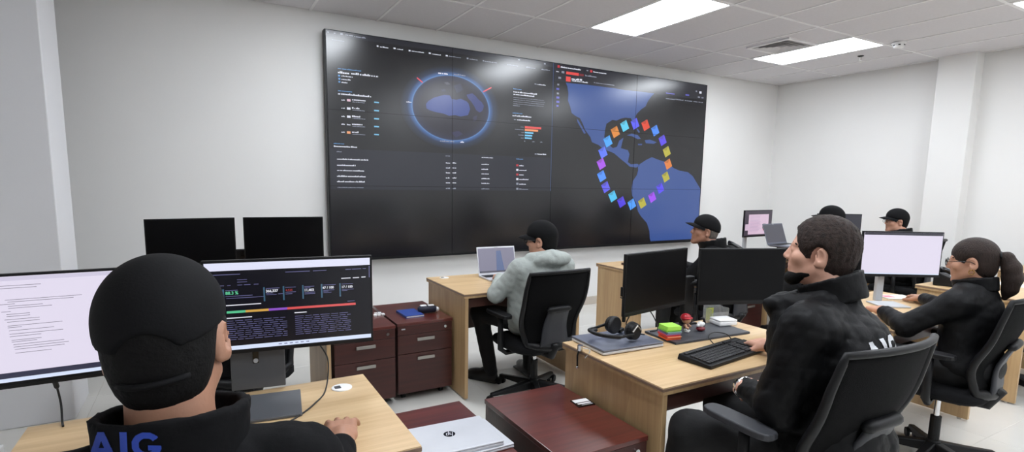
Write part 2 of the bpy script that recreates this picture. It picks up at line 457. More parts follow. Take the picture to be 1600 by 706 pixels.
def flat(poly, name, m, d=.0010):
    pts = [(u-VW/2, VH-v) for u, v in poly]
    area = sum(pts[i][0]*pts[(i+1) % len(pts)][1]-pts[(i+1) % len(pts)][0]*pts[i][1] for i in range(len(pts)))
    if area < 0: pts = pts[::-1]
    n = len(pts)
    mb = MB(); mb.add([(x, -d, z) for x, z in pts], [tuple(range(n))]); mb.add([(x, -.0001, z) for x, z in pts], [])
    for i in range(n):
        j = (i+1) % n; mb.f.append((i, n+i, n+j, j))
    return mb.build(name, m, vw)
M_land = em('map_land_blue', (54, 82, 146))
NA = [(2.587, .195), (2.891, .187), (3.277, .187), (3.457, .192), (3.639, .188), (3.925, .187), (3.88, .225), (3.824, .291), (3.792, .354), (3.723, .395), (3.656, .452), (3.631, .497), (3.65, .539), (3.629, .575), (3.58, .544), (3.567, .514), (3.474, .513), (3.396, .532), (3.341, .557), (3.274, .554), (3.188, .604), (3.17, .681), (3.163, .757), (3.2, .81), (3.245, .85), (3.301, .883), (3.362, .864), (3.395, .79), (3.459, .751), (3.443, .806), (3.425, .878), (3.537, .897), (3.566, .944), (3.546, 1.041), (3.596, 1.066), (3.702, 1.056), (3.737, 1.077), (3.686, 1.103), (3.581, 1.096), (3.515, 1.054), (3.433, 1.009), (3.32, .942), (3.242, .921), (3.165, .906), (3.088, .858), (2.983, .828), (2.957, .772), (2.875, .691), (2.844, .632), (2.799, .568), (2.731, .545), (2.679, .517), (2.656, .446), (2.623, .385), (2.627, .305), (2.608, .228)]
SA = [(3.711, 1.085), (3.742, 1.059), (3.838, 1.007), (3.937, .967), (4.041, .993), (4.147, 1.014), (4.237, 1.045), (4.33, 1.093), (4.441, 1.124), (4.59, 1.138), (4.688, 1.189), (4.75, 1.254), (4.826, 1.333), (4.848, 1.36), (4.848, 2.035), (3.99, 2.035), (3.973, 2.001), (3.959, 1.902), (3.908, 1.798), (3.8, 1.707), (3.746, 1.643), (3.713, 1.543), (3.635, 1.443), (3.624, 1.369), (3.64, 1.271), (3.701, 1.196), (3.72, 1.134)]
ISL = [[(3.511, .719), (3.589, .695), (3.687, .709), (3.739, .75), (3.69, .757), (3.591, .726)], [(3.806, .763), (3.889, .752), (4.009, .778), (3.959, .8), (3.825, .799)], [(3.694, .813), (3.766, .809), (3.76, .826), (3.701, .829)], [(3.66, .62), (3.69, .64), (3.72, .67), (3.70, .68), (3.67, .65)], [(2.755, .575), (2.784, .6), (2.845, .674), (2.891, .731), (2.863, .737), (2.817, .677), (2.765, .612)]]
flat(NA, 'map_land', M_land); flat(SA, 'map_land', M_land)
for q in ISL: flat(q, 'map_island', M_land)
MARK = [(3.152, .941, '#5b78ff'), (3.221, .807, '#4aa8ff'), (3.328, .691, '#e08a35'), (3.47, .612, '#57cdf0'), (3.634, .575, '#5a5cf0'), (3.807, .581, '#e0482e'), (3.972, .636, '#4a8cf5'), (4.107, .75, '#5a48e8'), (4.19, .889, '#b9b13a'), (4.226, 1.045, '#e07f35'), (4.196, 1.209, '#b9b13a'), (4.109, 1.355, '#5446ee'), (3.978, 1.47, '#a04af0'), (3.813, 1.543, '#b9b13a'), (3.641, 1.557, '#4a9cff'), (3.471, 1.529, '#5140e0'), (3.329, 1.459, '#4ac0ee'), (3.215, 1.349, '#5b58e8'), (3.147, 1.219, '#4a90ff'), (3.134, 1.075, '#a950ea')]
M_mflap = em('marker_flap', (60, 60, 60))
for u, v, c in MARK:
    m = em('marker_'+c[1:], c); c2 = [int(int(c[i:i+2], 16)*.84) for i in (1, 3, 5)]
    mk = MB().box(-.052, .052, -.0018, 0, -.055, .055).build('map_marker', m, vw, W(u, v))
    mk.rotation_euler = (0, R(-29), 0)
    f_ = MB(); f_.add([(-.052, -.0024, .055), (.052, -.0024, .055), (.008, -.0024, .018), (-.008, -.0024, .018), (-.052, -.0018, .055), (.052, -.0018, .055)], [(3, 2, 1, 0)])
    f_.build('marker_flap', em('flap_'+c[1:], c2), mk)
# globe: dark disc with a blue rim glow and continents
gm = bpy.data.materials.new('globe_glow'); gm.use_nodes = True; nt = gm.node_tree; b = nt.nodes['Principled BSDF']
b.inputs['Base Color'].default_value = lin((7, 7, 9)); b.inputs['Roughness'].default_value = .22; b.inputs['Specular IOR Level'].default_value = .8
tc = nt.nodes.new('ShaderNodeTexCoord'); mp = nt.nodes.new('ShaderNodeMapping'); mp.inputs['Scale'].default_value = (1/.415, 0, 1/.315)
ln = nt.nodes.new('ShaderNodeVectorMath'); ln.operation = 'LENGTH'; cr = nt.nodes.new('ShaderNodeValToRGB')
nt.links.new(tc.outputs['Object'], mp.inputs['Vector']); nt.links.new(mp.outputs['Vector'], ln.inputs[0])
dv = nt.nodes.new('ShaderNodeMath'); dv.operation = 'DIVIDE'; dv.inputs[1].default_value = 1.3
nt.links.new(ln.outputs['Value'], dv.inputs[0]); nt.links.new(dv.outputs[0], cr.inputs['Fac'])
el = cr.color_ramp.elements; el[0].position = 0; el[0].color = lin((26, 24, 40)); el[1].position = 1; el[1].color = lin((13, 14, 19))
for p_, c_ in ((.6, (29, 27, 42)), (.735, (34, 36, 60)), (.762, (40, 50, 84)), (.775, (84, 128, 186)), (.80, (56, 94, 150)), (.87, (28, 42, 70))):
    q = el.new(p_); q.color = lin(c_)
nt.links.new(cr.outputs['Color'], b.inputs['Emission Color']); b.inputs['Emission Strength'].default_value = 1
MATS['globe_glow'] = gm
mb = MB(); n = 64
mb.add([(.415*1.3*math.cos(2*math.pi*i/n), -.0008, .315*1.3*math.sin(2*math.pi*i/n)) for i in range(n)], [tuple(range(n))])
mb.add([(.415*1.3*math.cos(2*math.pi*i/n), -.0001, .315*1.3*math.sin(2*math.pi*i/n)) for i in range(n)], [])
mb.f += [(i, n+i, n+(i+1) % n, (i+1) % n) for i in range(n)]
mb.build('globe', gm, vw, W(1.208, .582))
M_cont = mat('globe_land', (7, 7, 9), .22, spec=.8, emit=(54, 72, 140), strength=1.0, noise=(12, .2))
AF = [(.93, .565), (.953, .535), (1.006, .499), (1.067, .477), (1.129, .457), (1.183, .459), (1.204, .493), (1.254, .495), (1.302, .481), (1.367, .5), (1.39, .52), (1.408, .576), (1.384, .636), (1.303, .656), (1.239, .646), (1.176, .658), (1.113, .641), (1.036, .633), (.975, .621), (.938, .606)]
AR = [(1.366, .436), (1.431, .415), (1.472, .44), (1.497, .467), (1.539, .493), (1.565, .531), (1.549, .58), (1.515, .6), (1.474, .578), (1.455, .542), (1.42, .50), (1.385, .47)]
flat(AF, 'globe_land', M_cont, .0012); flat(AR, 'globe_land', em('globe_land_dim', (48, 58, 118)), .0012)
for q, c in (([(1.12, .34), (1.16, .33), (1.19, .35), (1.15, .36)], (70, 72, 84)), ([(1.22, .36), (1.30, .33), (1.33, .39), (1.26, .43)], (40, 42, 66)), ([(1.2, .82), (1.28, .80), (1.33, .83), (1.25, .87)], (40, 38, 74)), ([(1.44, .65), (1.49, .63), (1.48, .68), (1.45, .70)], (42, 40, 70)), ([(1.09, .41), (1.13, .40), (1.14, .42), (1.1, .43)], (52, 54, 66))):
    flat(q, 'globe_land', em('globe_patch_%d' % c[2], c), .0012)
for a, b_ in (((.84, .323), (.898, .363)), ((1.555, .389), (1.65, .337))):
    d = Vector((b_[0]-a[0], b_[1]-a[1])); nrm = Vector((-d.y, d.x)).normalized()*.006
    flat([(a[0]+nrm.x, a[1]+nrm.y), (b_[0]+nrm.x, b_[1]+nrm.y), (b_[0]-nrm.x, b_[1]-nrm.y), (a[0]-nrm.x, a[1]-nrm.y)], 'globe_pointer', em('pointer_red', (220, 80, 92)), .0014)

# ------------------------------------------------------------------ desks
def desk(x0, x1, y0, y1, label, ztop=.75, grommet=None, group='light oak office desks'):
    cx, cy = (x0+x1)/2, (y0+y1)/2
    t = empty('office_desk', (cx, cy, 0), 0, label, 'desk', group)
    a, b_ = x1-cx, y1-cy
    tp = MB().box(-a, a, -b_, b_, ztop-.004, ztop).build('desktop', M_oak, t)
    e = MB().box(-a-.0015, a+.0015, -b_-.0015, b_+.0015, ztop-.016, ztop-.004).build('edge_band', M_edge, tp, bevel=.001, segs=1)
    MB().box(-a, a, -b_, b_, ztop-.030, ztop-.016).build('desktop_core', M_oakz, tp)
    for s in (-1, 1):
        MB().box(min(s*(a-.012), s*(a-.037)), max(s*(a-.012), s*(a-.037)), -b_+.012, b_-.012, .012, ztop-.030).build('side_panel', M_oakz, t, bevel=.001, segs=1)
        for q in (-b_+.06, b_-.06): MB().cyl((s*(a-.0245), q, 0), (s*(a-.0245), q, .012), .012).build('levelling_foot', M_steel, t)
    MB().box(-a+.037, a-.037, b_-.13, b_-.112, .34, ztop-.030).build('modesty_panel', M_brown, t)
    MB().box(-a+.037, a-.037, -b_+.03, -b_+.046, ztop-.10, ztop-.030).build('apron', M_brown, t)
    if grommet:
        g = MB().lathe([(.036, 0), (.036, .003), (.032, .0045)], n=28).build('cable_grommet', M_white, t, (grommet[0]-cx, grommet[1]-cy, ztop))
        MB().box(-.026, -.004, -.012, .012, .004, .0065).build('grommet_slot', M_greyp, g, bevel=.002)
    return t
DY0, DY1, DF0, DF1 = 1.395, 2.05, 3.24, 3.95
desk(-.492, .508, DY0, DY1, 'light oak desk carrying the two lit wide monitors, white cable grommet near its corner', grommet=(.404, 1.941))
desk(1.455, 2.56, DY0, DY1, 'light oak desk with headset, keyboard and two switched off monitors')
desk(3.17, 4.30, 1.43, 2.08, 'light oak desk the woman with a ponytail works at')
desk(4.885, 5.98, DY0, 2.09, 'light oak desk carrying a black phone behind the ponytailed woman')
desk(6.55, 7.33, DY0, 2.15, 'light oak desk against the right wall beyond the phone desk')
desk(-.38, .655, 3.37, 4.05, 'light oak desk by the back wall with two switched off monitors')
desk(1.487, 2.47, DF0, DF1, 'light oak desk with the open laptop in front of the hoodie wearer', grommet=(1.607, 3.881))
desk(3.225, 4.12, 3.42, 4.03, 'light oak desk below the video wall, man in a raised cap seated at it')
desk(4.97, 5.97, 3.42, 4.12, 'light oak desk by the back wall with a lit monitor and raised laptop')
desk(6.15, 7.15, 3.25, 3.95, 'light oak desk in the far right corner of the room')

# ------------------------------------------------------------------ pedestal cabinets
ped_proto = []
def pedestal(x0, y0, label, wd=.40, dp=.60, ht=.55):
    t = empty('pedestal_cabinet', (x0+wd/2, y0+dp/2, 0), 0, label, 'cabinet', 'mahogany drawer pedestals')
    a, b_ = wd/2, dp/2
    if ped_proto:
        for q in ped_proto[0].children: copy_tree(q, t)
        return t
    ped_proto.append(t)
    MB().box(-a+.004, a-.004, -b_+.022, b_-.004, .05, ht-.02).build('body', M_mahof, t, bevel=.001)
    MB().box(-a, a, -b_, b_, ht-.02, ht).build('top_board', M_mahog, t, bevel=.0015)
    rail = MB().box(-a+.004, a-.004, -b_+.003, -b_+.022, ht-.083, ht-.022).build('lock_rail', M_mahof, t, bevel=.001)
    MB().cyl((a-.055, -b_-.006, ht-.052), (a-.055, -b_+.004, ht-.052), .011).build('lock', M_chrome, rail)
    MB().box(-a+.03, -a+.056, -b_+.001, -b_+.004, ht-.046, ht-.038).build('badge', M_lgrey, rail)
    for z0, z1 in ((.335, ht-.086), (.055, .331)):
        d = MB().box(-a+.004, a-.004, -b_+.003, -b_+.022, z0, z1).build('drawer_front', M_mahof, t, bevel=.0015)
        hm = MB().box(-.062, .062, -b_-.012, -b_-.004, z1-.045, z1-.024)
        for s in (-1, 1): hm.box(s*.05-.006, s*.05+.006, -b_-.005, -b_+.004, z1-.041, z1-.028)
        hm.build('handle', M_steel, d, bevel=.0015)
    for sx in (-1, 1):
        for sy in (-1, 1):
            c = MB().cyl((sx*(a-.06)-.012, sy*(b_-.08), .023), (sx*(a-.06)+.012, sy*(b_-.08), .023), .023)
            c.box(sx*(a-.06)-.015, sx*(a-.06)+.015, sy*(b_-.08)-.015, sy*(b_-.08)+.015, .03, .052)
            c.build('caster', M_blackp, t)
    return t
pedestal(1.082, 3.425, 'mahogany drawer pedestal with a blue notebook and pouch on top')
pedestal(.664, 3.40, 'mahogany drawer pedestal with small white cubes on top, beside the notebook one')
pedestal(1.036, 1.44, 'mahogany drawer pedestal with a small black and white card on top')
pedestal(.53, 1.475, 'mahogany drawer pedestal under the silver closed laptops')
pedestal(4.13, 3.45, 'mahogany drawer pedestal between far desks, nearest the raised-cap man')
pedestal(4.545, 3.45, 'mahogany drawer pedestal between far desks, beside the lit monitor desk')

# ------------------------------------------------------------------ office chair (faces +y, origin on the floor)
def back_y(x, z):
    """rear surface of the curved backrest"""
    t = (z-.50)/.50
    return -.235 - .10*t + .05*math.exp(-((z-.62)/.12)**2) + .05*(x/.23)**2
def back_half(z):
    t = (z-.50)/.50
    return .175+.07*math.sin(min(1, max(0, t*1.25+.12))*math.pi/2) - .012*max(0, t-.75)*4
CH = {}
def make_chair(t, up=0.0, arms=True):
    """parts are made once per lift height; copies share the meshes"""
    if up in CH:
        for q in CH[up].children:
            if not arms and q.name.startswith('arm'): continue
            copy_tree(q, t)
        return
    CH[up] = t
    for k in range(5):
        an = R(90+72*k+14); d = Vector((math.cos(an), math.sin(an), 0)); s = Vector((-d.y, d.x, 0))
        V = []
        for r_, hw, z0, z1 in ((.03, .032, .068, .125), (.18, .024, .062, .100), (.335, .019, .058, .078)):
            V += [d*r_-s*hw+Vector((0, 0, z0)), d*r_+s*hw+Vector((0, 0, z0)), d*r_+s*hw*.75+Vector((0, 0, z1)), d*r_-s*hw*.75+Vector((0, 0, z1))]
        Fc = [(3, 2, 1, 0), (8, 9, 10, 11)]
        for i in (0, 4):
            Fc += [(i, i+1, i+5, i+4), (i+1, i+2, i+6, i+5), (i+2, i+3, i+7, i+6), (i+3, i, i+4, i+7)]
        MB().add(V, Fc).build('base_leg', M_blackp, t, bevel=.006)
        e = d*.332; cs = MB()
        for q in (-1, 1): cs.cyl(e+s*(q*.020)-s*.008+Vector((0, 0, .027)), e+s*(q*.020)+s*.008+Vector((0, 0, .027)), .027, n=16)
        cs.cyl(e+Vector((0, 0, .03)), e+Vector((0, 0, .064)), .011, n=10)
        cs.box(-.013, .013, -.02, .02, .03, .054, Matrix.Translation(e) @ Matrix.Rotation(an, 4, 'Z'))
        cs.build('caster', M_blackp, t)
    MB().lathe([(.036, .062), (.04, .075), (.036, .13), (.03, .135)], n=20).build('hub', M_blackp, t)
    g = MB().cyl((0, 0, .13), (0, 0, .27), .026).build('gas_lift', M_blackp, t)
    MB().cyl((0, 0, .27), (0, 0, .40+up), .014).build('lift_rod', M_chrome, g)
    MB().box(-.09, .09, -.12, .11, .385+up, .425+up).build('tilt_mechanism', M_blackp, t, bevel=.01)
    MB().tube([(.05, .03, .40+up), (.16, .03, .395+up), (.24, .03, .40+up)], .006).box(.215, .265, .015, .045, .392+up, .404+up).build('lever', M_blackp, t)
    # seat: rounded cushion
    n = 28; V = []; Fc = []
    rings = [(.80, .425), (.94, .432), (1.0, .45), (1.0, .475), (.95, .492), (.8, .50), (.4, .496), (.02, .494)]
    for sc, z in rings:
        for i in range(n):
            an = 2*math.pi*i/n; c, s = math.cos(an), math.sin(an)
            ex = .5
            x = .25*sc*math.copysign(abs(c)**ex, c); y = .245*sc*math.copysign(abs(s)**ex, s)+.02
            V.append((x, y, z+up - (.02*max(0, (y-.16)/.1) if y > .16 else 0)))
    for j in range(len(rings)-1):
        for i in range(n): Fc.append((j*n+i, j*n+(i+1) % n, (j+1)*n+(i+1) % n, (j+1)*n+i))
    Fc += [tuple(range(n-1, -1, -1)), tuple((len(rings)-1)*n+i for i in range(n))]
    MB().add(V, Fc).build('seat', M_fabric, t, smooth=True)
    # backrest mesh sheet
    V = []; Fc = []; nu, nv = 12, 18
    for j in range(nv+1):
        z = .50+.485*j/nv; hw = back_half(z)
        for i in range(nu+1):
            x = hw*(2*i/nu-1); V.append((x, back_y(x, z), z+up))
    for j in range(nv):
        for i in range(nu): a = j*(nu+1)+i; Fc.append((a, a+1, a+nu+2, a+nu+1))
    o = MB().add(V, Fc).build('backrest_mesh', M_mesh, t, smooth=True)
    o.modifiers.new('thick', 'SOLIDIFY').thickness = .006
    # frame tube around it, heavier at the foot
    pts = []; rad = []
    for j in range(nv+1):
        z = .50+.485*j/nv; x = back_half(z); pts.append((x, back_y(x, z), z+up)); rad.append(.020-.008*j/nv)
    for i in range(1, 8):
        x = back_half(.985)*(1-2*i/8); pts.append((x, back_y(x, .985), .985+up+.008*math.sin(math.pi*i/8))); rad.append(.012)
    for j in range(nv, -1, -1):
        z = .50+.485*j/nv; x = -back_half(z); pts.append((x, back_y(x, z), z+up)); rad.append(.020-.008*j/nv)
    for i in range(1, 8):
        x = -back_half(.50)*(1-2*i/8); pts.append((x, back_y(x, .50)-.006, .50+up-.03*math.sin(math.pi*i/8))); rad.append(.026)
    MB().tube(pts, rad, 10, closed=True).build('backrest_frame', M_blackp, t, smooth=True)
    # grey spine plate and lumbar pad behind the mesh
    V = []; Fc = []; nz = 8
    for j in range(nz+1):
        z = .475+.265*j/nz; hw = .118-.040*(j/nz)**.7
        for i in range(5):
            x = hw*(i/2-1); V.append((x, back_y(x*.6, max(z, .5))-.022-.01*math.sin(math.pi*j/nz), z+up))
    for j in range(nz):
        for i in range(4): a = j*5+i; Fc.append((a, a+1, a+6, a+5))
    o = MB().add(V, Fc).build('spine_plate', M_greyp, t, smooth=True)
    md = o.modifiers.new('thick', 'SOLIDIFY'); md.thickness = .014
    mb = MB(); pts = [(x, back_y(x, .735)-.018, .735+up+.008*math.cos(x*12)) for x in np.linspace(-.092, .092, 11)]
    mb.tube(pts, [.012]+[.021]*9+[.012], 10); mb.build('lumbar_pad', M_blackp, t, smooth=True)
    MB().tube([(0, -.08, .405+up), (0, -.20, .41+up), (0, back_y(0, .5)-.03, .50+up)], [.03, .032, .03], 10).build('back_bracket', M_blackp, t, smooth=True)
    for s in (-1, 1):
        MB().tube([(s*.10, .0, .408+up), (s*.24, -.01, .41+up), (s*.282, -.01, .44+up), (s*.285, -.01, .665+up)], [.016, .018, .02, .018], 10).build('arm_post', M_blackp, t, smooth=True)
        a = []
        for q in range(20):
            an = 2*math.pi*q/20; c_, s_ = math.cos(an), math.sin(an)
            a.append((s*.28+.042*math.copysign(abs(c_)**.6, c_), .02+.135*math.copysign(abs(s_)**.55, s_)))
        MB().prism(a, 'z', .665+up, .69+up).build('arm_pad', M_greyp if up > .03 else M_blackp, t, bevel=.007, segs=3)
def chair(x, y, rz, label, up=0.0, arms=True):
    t = empty('office_chair', (x, y, 0), R(rz), label, 'office chair', 'black mesh office chairs')
    make_chair(t, up, arms); return t
chair(-.06, .92, 0, 'black mesh office chair under the man in the cap at the wide monitors', .03)
chair(1.79, 1.08, -2, 'black mesh office chair with grey armrest, bearded man sitting in it', .05)
chair(3.44, 1.30, 8, 'black mesh office chair the ponytailed woman sits in', .0)
chair(1.965, 3.105, 2, 'black mesh office chair the hoodie wearer sits in', -.05)
chair(.12, 3.16, 20, 'empty black office chair at the desk with two switched off monitors by the wall')
chair(5.28, 1.60, 4, 'empty black office chair pushed under the phone desk', -.065)
chair(3.62, 2.98, 12, 'black office chair under the man in the raised cap')
chair(5.17, 2.93, 0, 'black office chair under the man half hidden behind the bearded man')
chair(6.36, 2.86, 10, 'black office chair under the man in cap near the right wall')

# ------------------------------------------------------------------ monitors
def monitor(cx, cy, zc, yaw, w_, h_, label, screen=None, chin=.012, bez=.007, name='monitor', back=M_blackp):
    """face centre (cx, cy, zc); yaw turns it about z; faces -y"""
    t = empty(name, (cx, cy, zc-h_/2), yaw, label, 'monitor', 'desk monitors')
    a = w_/2
    MB().box(-a, a, .0, .018, 0, h_).build('housing', back, t, bevel=.002)
    MB().box(-a*.55, a*.55, .018, .045, h_*.2, h_*.8).build('rear_bulge', back, t, bevel=.006)
    sc = MB().box(-a+bez, a-bez, -.0012, .001, chin+bez, h_-bez).build('screen', screen or M_screen, t)
    MB().box(-a, a, -.003, .002, 0, chin).build('chin', M_blackp if back is M_blackp else back, t, bevel=.001)
    return t, sc
def stand(t, dx, zc_h, desk_z, dy=.05, wd=.10, base=(.24, .20), m=M_greyp, dpt=.02, byoff=-.03):
    """column and foot as parts of monitor t; all in its local frame (origin at the housing's lower edge)"""
    z0 = desk_z-t.location.z
    MB().box(dx-wd/2, dx+wd/2, dy, dy+dpt, z0+.008, zc_h).build('stand_column', m, t, bevel=.003)
    MB().box(dx-base[0]/2, dx+base[0]/2, dy+dpt+byoff-base[1], dy+dpt+byoff+.02, z0, z0+.010).build('stand_base', m, t, bevel=.003)

M_wscreen = mat('lit_white_screen', (20, 20, 22), .3, emit=(226, 219, 238), strength=1.0, noise=(2, .01))
M_dscreen = mat('lit_dark_screen', (8, 8, 10), .3, emit=(9, 9, 20), strength=1.0)
M_bar = em('screen_bar_white', (226, 228, 250)); M_task = em('screen_taskbar', (214, 226, 250)); M_navy = em('screen_navy', (38, 40, 66))
M_tl = em('screen_text_lilac', (98, 98, 140)); M_tw = em('screen_text_white', (226, 228, 238)); M_td = em('screen_text_dark', (120, 116, 130))
M_stand = mat('stand_grey', (86, 88, 92), .45)

# dashboard monitor
t, sc = monitor(.254, 1.99, 1.068, R(-6.9), .548, .322, 'wide monitor showing a dark dashboard with coloured bar, beside the seated man', M_dscreen)
zc = .161
def sq(u0, u1, z0, z1, name, m, parent=sc, d=.0018, zc_=zc):
    return MB().box(u0, u1, -d, -.0011, z0+zc_, z1+zc_).build(name, m, parent)
sq(-.266, .266, .126, .152, 'browser_bar', M_bar); sq(-.266, .266, -.147, -.133, 'taskbar', M_task)
sq(.262, .265, .08, .122, 'scroll_bar', M_tl)
for u0, u1, c in ((-.206, -.149, (88, 190, 140)), (-.149, -.077, (206, 160, 76)), (-.077, -.018, (140, 84, 196)), (-.018, .213, (214, 84, 84))):
    sq(u0, u1, -.0195, -.0115, 'score_bar', em('score_%d' % c[0], c))
for u in (-.213, -.089, -.0275, .035, .0975, .16): sq(u-.0025, u+.0025, .015, .064, 'card_edge', em('card_teal', (58, 92, 116)))
mb = MB(); ml = MB(); mr_ = MB()
def ln(mbx, u0, u1, z, h=.0022): mbx.box(u0, u1, -.0018, -.0011, z-h/2+zc, z+h/2+zc)
for u0, u1 in ((-.245, -.16), (-.02, .06), (.07, .115), (.18, .2), (.203, .235), (.24, .252)): ln(ml, u0, u1, .113)
for u0, u1, z in ((.165, .197, .081), (.205, .227, .081), (.235, .25, .082)): ln(mb, u0, u1, z, .003)
for u0, u1, z in ((-.17, -.14, .094), (-.17, -.14, .086), (-.25, -.235, .076), (-.225, -.21, .076), (-.2, -.19, .076), (-.17, -.155, .076), (-.15, -.13, .076), (-.12, -.105, .076), (-.207, -.17, .059), (-.207, -.125, .039), (-.205, -.09, .032),
                  (-.083, -.04, .059), (-.083, -.06, .042), (-.083, -.05, .037), (-.045, -.03, .038), (-.022, .012, .059), (-.022, .012, .042), (-.022, .0, .036), (.04, .073, .058), (.04, .06, .053), (.04, .075, .037), (.04, .075, .032), (.103, .145, .06), (.103, .14, .041), (.103, .12, .037), (.103, .13, .033), (.166, .205, .06), (.166, .207, .04), (.166, .185, .036), (.185, .21, -.004)): ln(ml, u0, u1, z, .0018)
ln(mb, -.207, -.10, .008, .003); ln(mb, -.207, -.13, -.036, .003); ln(mb, .005, .045, -.033, .003)
random.seed(3)
for k in range(10):
    z = -.046-k*.0072
    for a_, b_, lim in ((-.207, -.02, .17), (.006, .195, .17)):
        u = a_
        while u < b_-.01:
            l_ = random.uniform(.016, .032); ln(ml, u, min(u+l_, b_), z, .0017); u += l_+.005
for k in range(6): ln(ml, -.05+k*.018, -.04+k*.018, -.14, .004)
o = ml.build('screen_text', M_tl, sc); o['kind'] = 'stuff'
o = mb.build('screen_text', M_tw, sc); o['kind'] = 'stuff'
RX = Matrix.Rotation(R(90), 4, 'X')
for txt, u, z, s_, m in (('88.3 %', -.207, .045, .0145, em('text_green', (96, 196, 150))), ('366,337', -.084, .046, .012, M_tw), ('4,525', -.021, .046, .010, em('text_dark_red', (150, 50, 50))), ('11,403', .039, .0415, .012, M_tw), ('47 / 100', .1, .0465, .0115, M_tw), ('17 / 100', .165, .0455, .0115, M_tw)):
    text_mesh(txt, s_, m, 'screen_lettering', sc, Matrix.Translation((u, -.0019, z+zc)) @ RX)
stand(t, -.12, .20, .75, wd=.175, base=(.27, .20), m=M_stand, dy=.045, byoff=-.10)
MB().box(-.137, -.117, .0425, .0455, -.055, -.004).build('cable_slot', M_gloss, t, bevel=.004)
MB().cyl((-.127, .0425, -.044), (-.127, .038, -.044), .008).build('lock_button', M_lgrey, t)

# document monitor to its left, partly behind the cap
t, sc = monitor(-.325, 1.985, 1.062, R(1.5), .548, .328, 'wide monitor showing a white text document, left of the dashboard monitor', M_wscreen, chin=.012)
zc = .164
MB().box(-.267, .267, -.0018, -.0011, .019, .030).build('taskbar', M_task, sc); MB().box(-.267, .267, -.0018, -.0011, .030, .046).build('status_strip', M_navy, sc)
MB().box(-.267, .267, -.0018, -.0011, .309, .320).build('title_strip', em('strip_pale', (206, 200, 222)), sc)
ml = MB()
for u0, u1, z in ((-.18, -.09, .295), (-.18, -.10, .288), (-.17, .0, .255), (-.165, -.02, .249), (-.19, -.15, .243), (-.165, -.09, .237), (-.165, -.07, .231), (-.18, -.16, .222), (-.17, -.12, .214), (-.17, -.12, .208), (-.175, -.10, .199), (-.17, -.10, .192), (-.17, -.05, .181), (-.17, -.14, .176), (-.168, -.07, .167), (-.168, -.05, .157), (-.168, -.10, .150), (-.165, -.10, .139), (-.165, -.11, .134), (-.162, -.05, .126), (-.162, -.04, .119), (-.16, -.05, .112), (-.16, -.08, .101)):
    ml.box(u0, u1, -.0016, -.0011, z-.0007, z+.0007)
o = ml.build('document_text', M_td, sc); o['kind'] = 'stuff'
stand(t, .13, .2, .75, wd=.07, base=(.18, .17), m=M_stand, dy=.045, byoff=-.05)

# two dark monitors of the bearded man's desk on a twin pole mount
t, sc = monitor(1.947, 1.945, 1.027, R(9.7), .50, .30, 'switched off black monitor, turned inward, behind the headset', chin=.016)
MB().box(-.262, -.25, .005, .02, .10, .145).build('side_hook', M_blackp, t, bevel=.003)
MB().box(-.245, -.232, .004, .016, -.025, .0).build('cable_plug', M_blackp, t)
monitor(2.476, 1.861, 1.024, R(-20.4), .50, .30, 'switched off black monitor beside the bearded man\'s face', chin=.016)
def twin_mount(x, y, z0, zarm, A, B, label):
    t = empty('monitor_mount', (x, y, z0), 0, label, 'monitor mount')
    MB().box(-.07, .07, -.019, .032, 0, .012).build('base_plate', M_blackp, t, bevel=.003)
    MB().box(-.035, .035, -.018, .018, .012, zarm-z0+.04).build('pole', M_blackp, t, bevel=.006)
    for q in (A, B):
        d = Vector((q[0]-x, q[1]-y, 0))
        MB().tube([(0, 0, zarm-z0), d*.5+Vector((0, .015, zarm-z0)), d+Vector((0, 0, zarm-z0))], .018, 8).build('arm', M_blackp, t, smooth=True)
    return t
twin_mount(2.235, 2.012, .75, .98, (1.95, 2.0), (2.47, 1.925), 'black twin monitor mount between the two switched off monitors')
monitor(-.073, 3.90, 1.095, R(4), .487, .30, 'switched off black monitor by the back wall, the one farther from the video wall', chin=.014)
monitor(.456, 3.845, 1.098, R(-8), .487, .30, 'switched off black monitor by the back wall, the one beside the video wall', chin=.014)
twin_mount(.195, 3.985, .75, .99, (-.07, 3.95), (.46, 3.90), 'black twin monitor mount by the back wall')

# woman's monitor, far monitors
t, sc = monitor(3.93, 1.778, 1.078, R(-31), .515, .296, 'monitor with a blank pale lilac screen in front of the ponytailed woman', M_wscreen, chin=.01)
MB().box(-.249, .249, -.0018, -.0011, .272, .289).build('title_strip', em('strip_dark', (40, 38, 52)), sc)
MB().box(-.249, .249, -.0018, -.0011, .0172, .024).build('taskbar', M_task, sc)
stand(t, -.085, .16, .75, wd=.045, base=(.18, .15), m=M_lgrey, dy=.045, dpt=.03, byoff=-.06)
t, sc = monitor(5.436, 3.931, 1.083, R(1.6), .50, .30, 'lit monitor showing a pink document against the back wall', mat('screen_plum', (10, 9, 12), .3, emit=(70, 62, 74)), chin=.01)
MB().box(-.175, .185, -.0018, -.0011, .03, .252).build('document_page', em('page_pink', (214, 186, 208)), sc)
MB().box(-.23, -.175, -.0018, -.0011, .075, .145).build('thumbnail', em('page_pink2', (208, 184, 205)), sc)
MB().box(.185, .238, -.0018, -.0011, .03, .135).build('thumbnail', em('page_pink2', (208, 184, 205)), sc)
MB().box(.08, .135, -.0024, -.0017, .09, .145).build('picture', em('pic_green', (96, 96, 92)), sc)
MB().box(.09, .15, -.0025, -.0017, .07, .09).build('picture', em('pic_red', (170, 62, 78)), sc)
ml = MB()
for k in range(14): ml.box(-.15, random.uniform(.0, .07), -.0022, -.0017, .235-k*.013, .238-k*.013)
o = ml.build('document_text', em('text_mauve', (170, 150, 182)), sc); o['kind'] = 'stuff'
stand(t, -.145, .16, .75, wd=.055, base=(.2, .16), m=M_lgrey, dy=.045, byoff=-.02)
M_dg = mat('screen_dusk', (14, 14, 17), .3, emit=(58, 58, 66), strength=1.0)
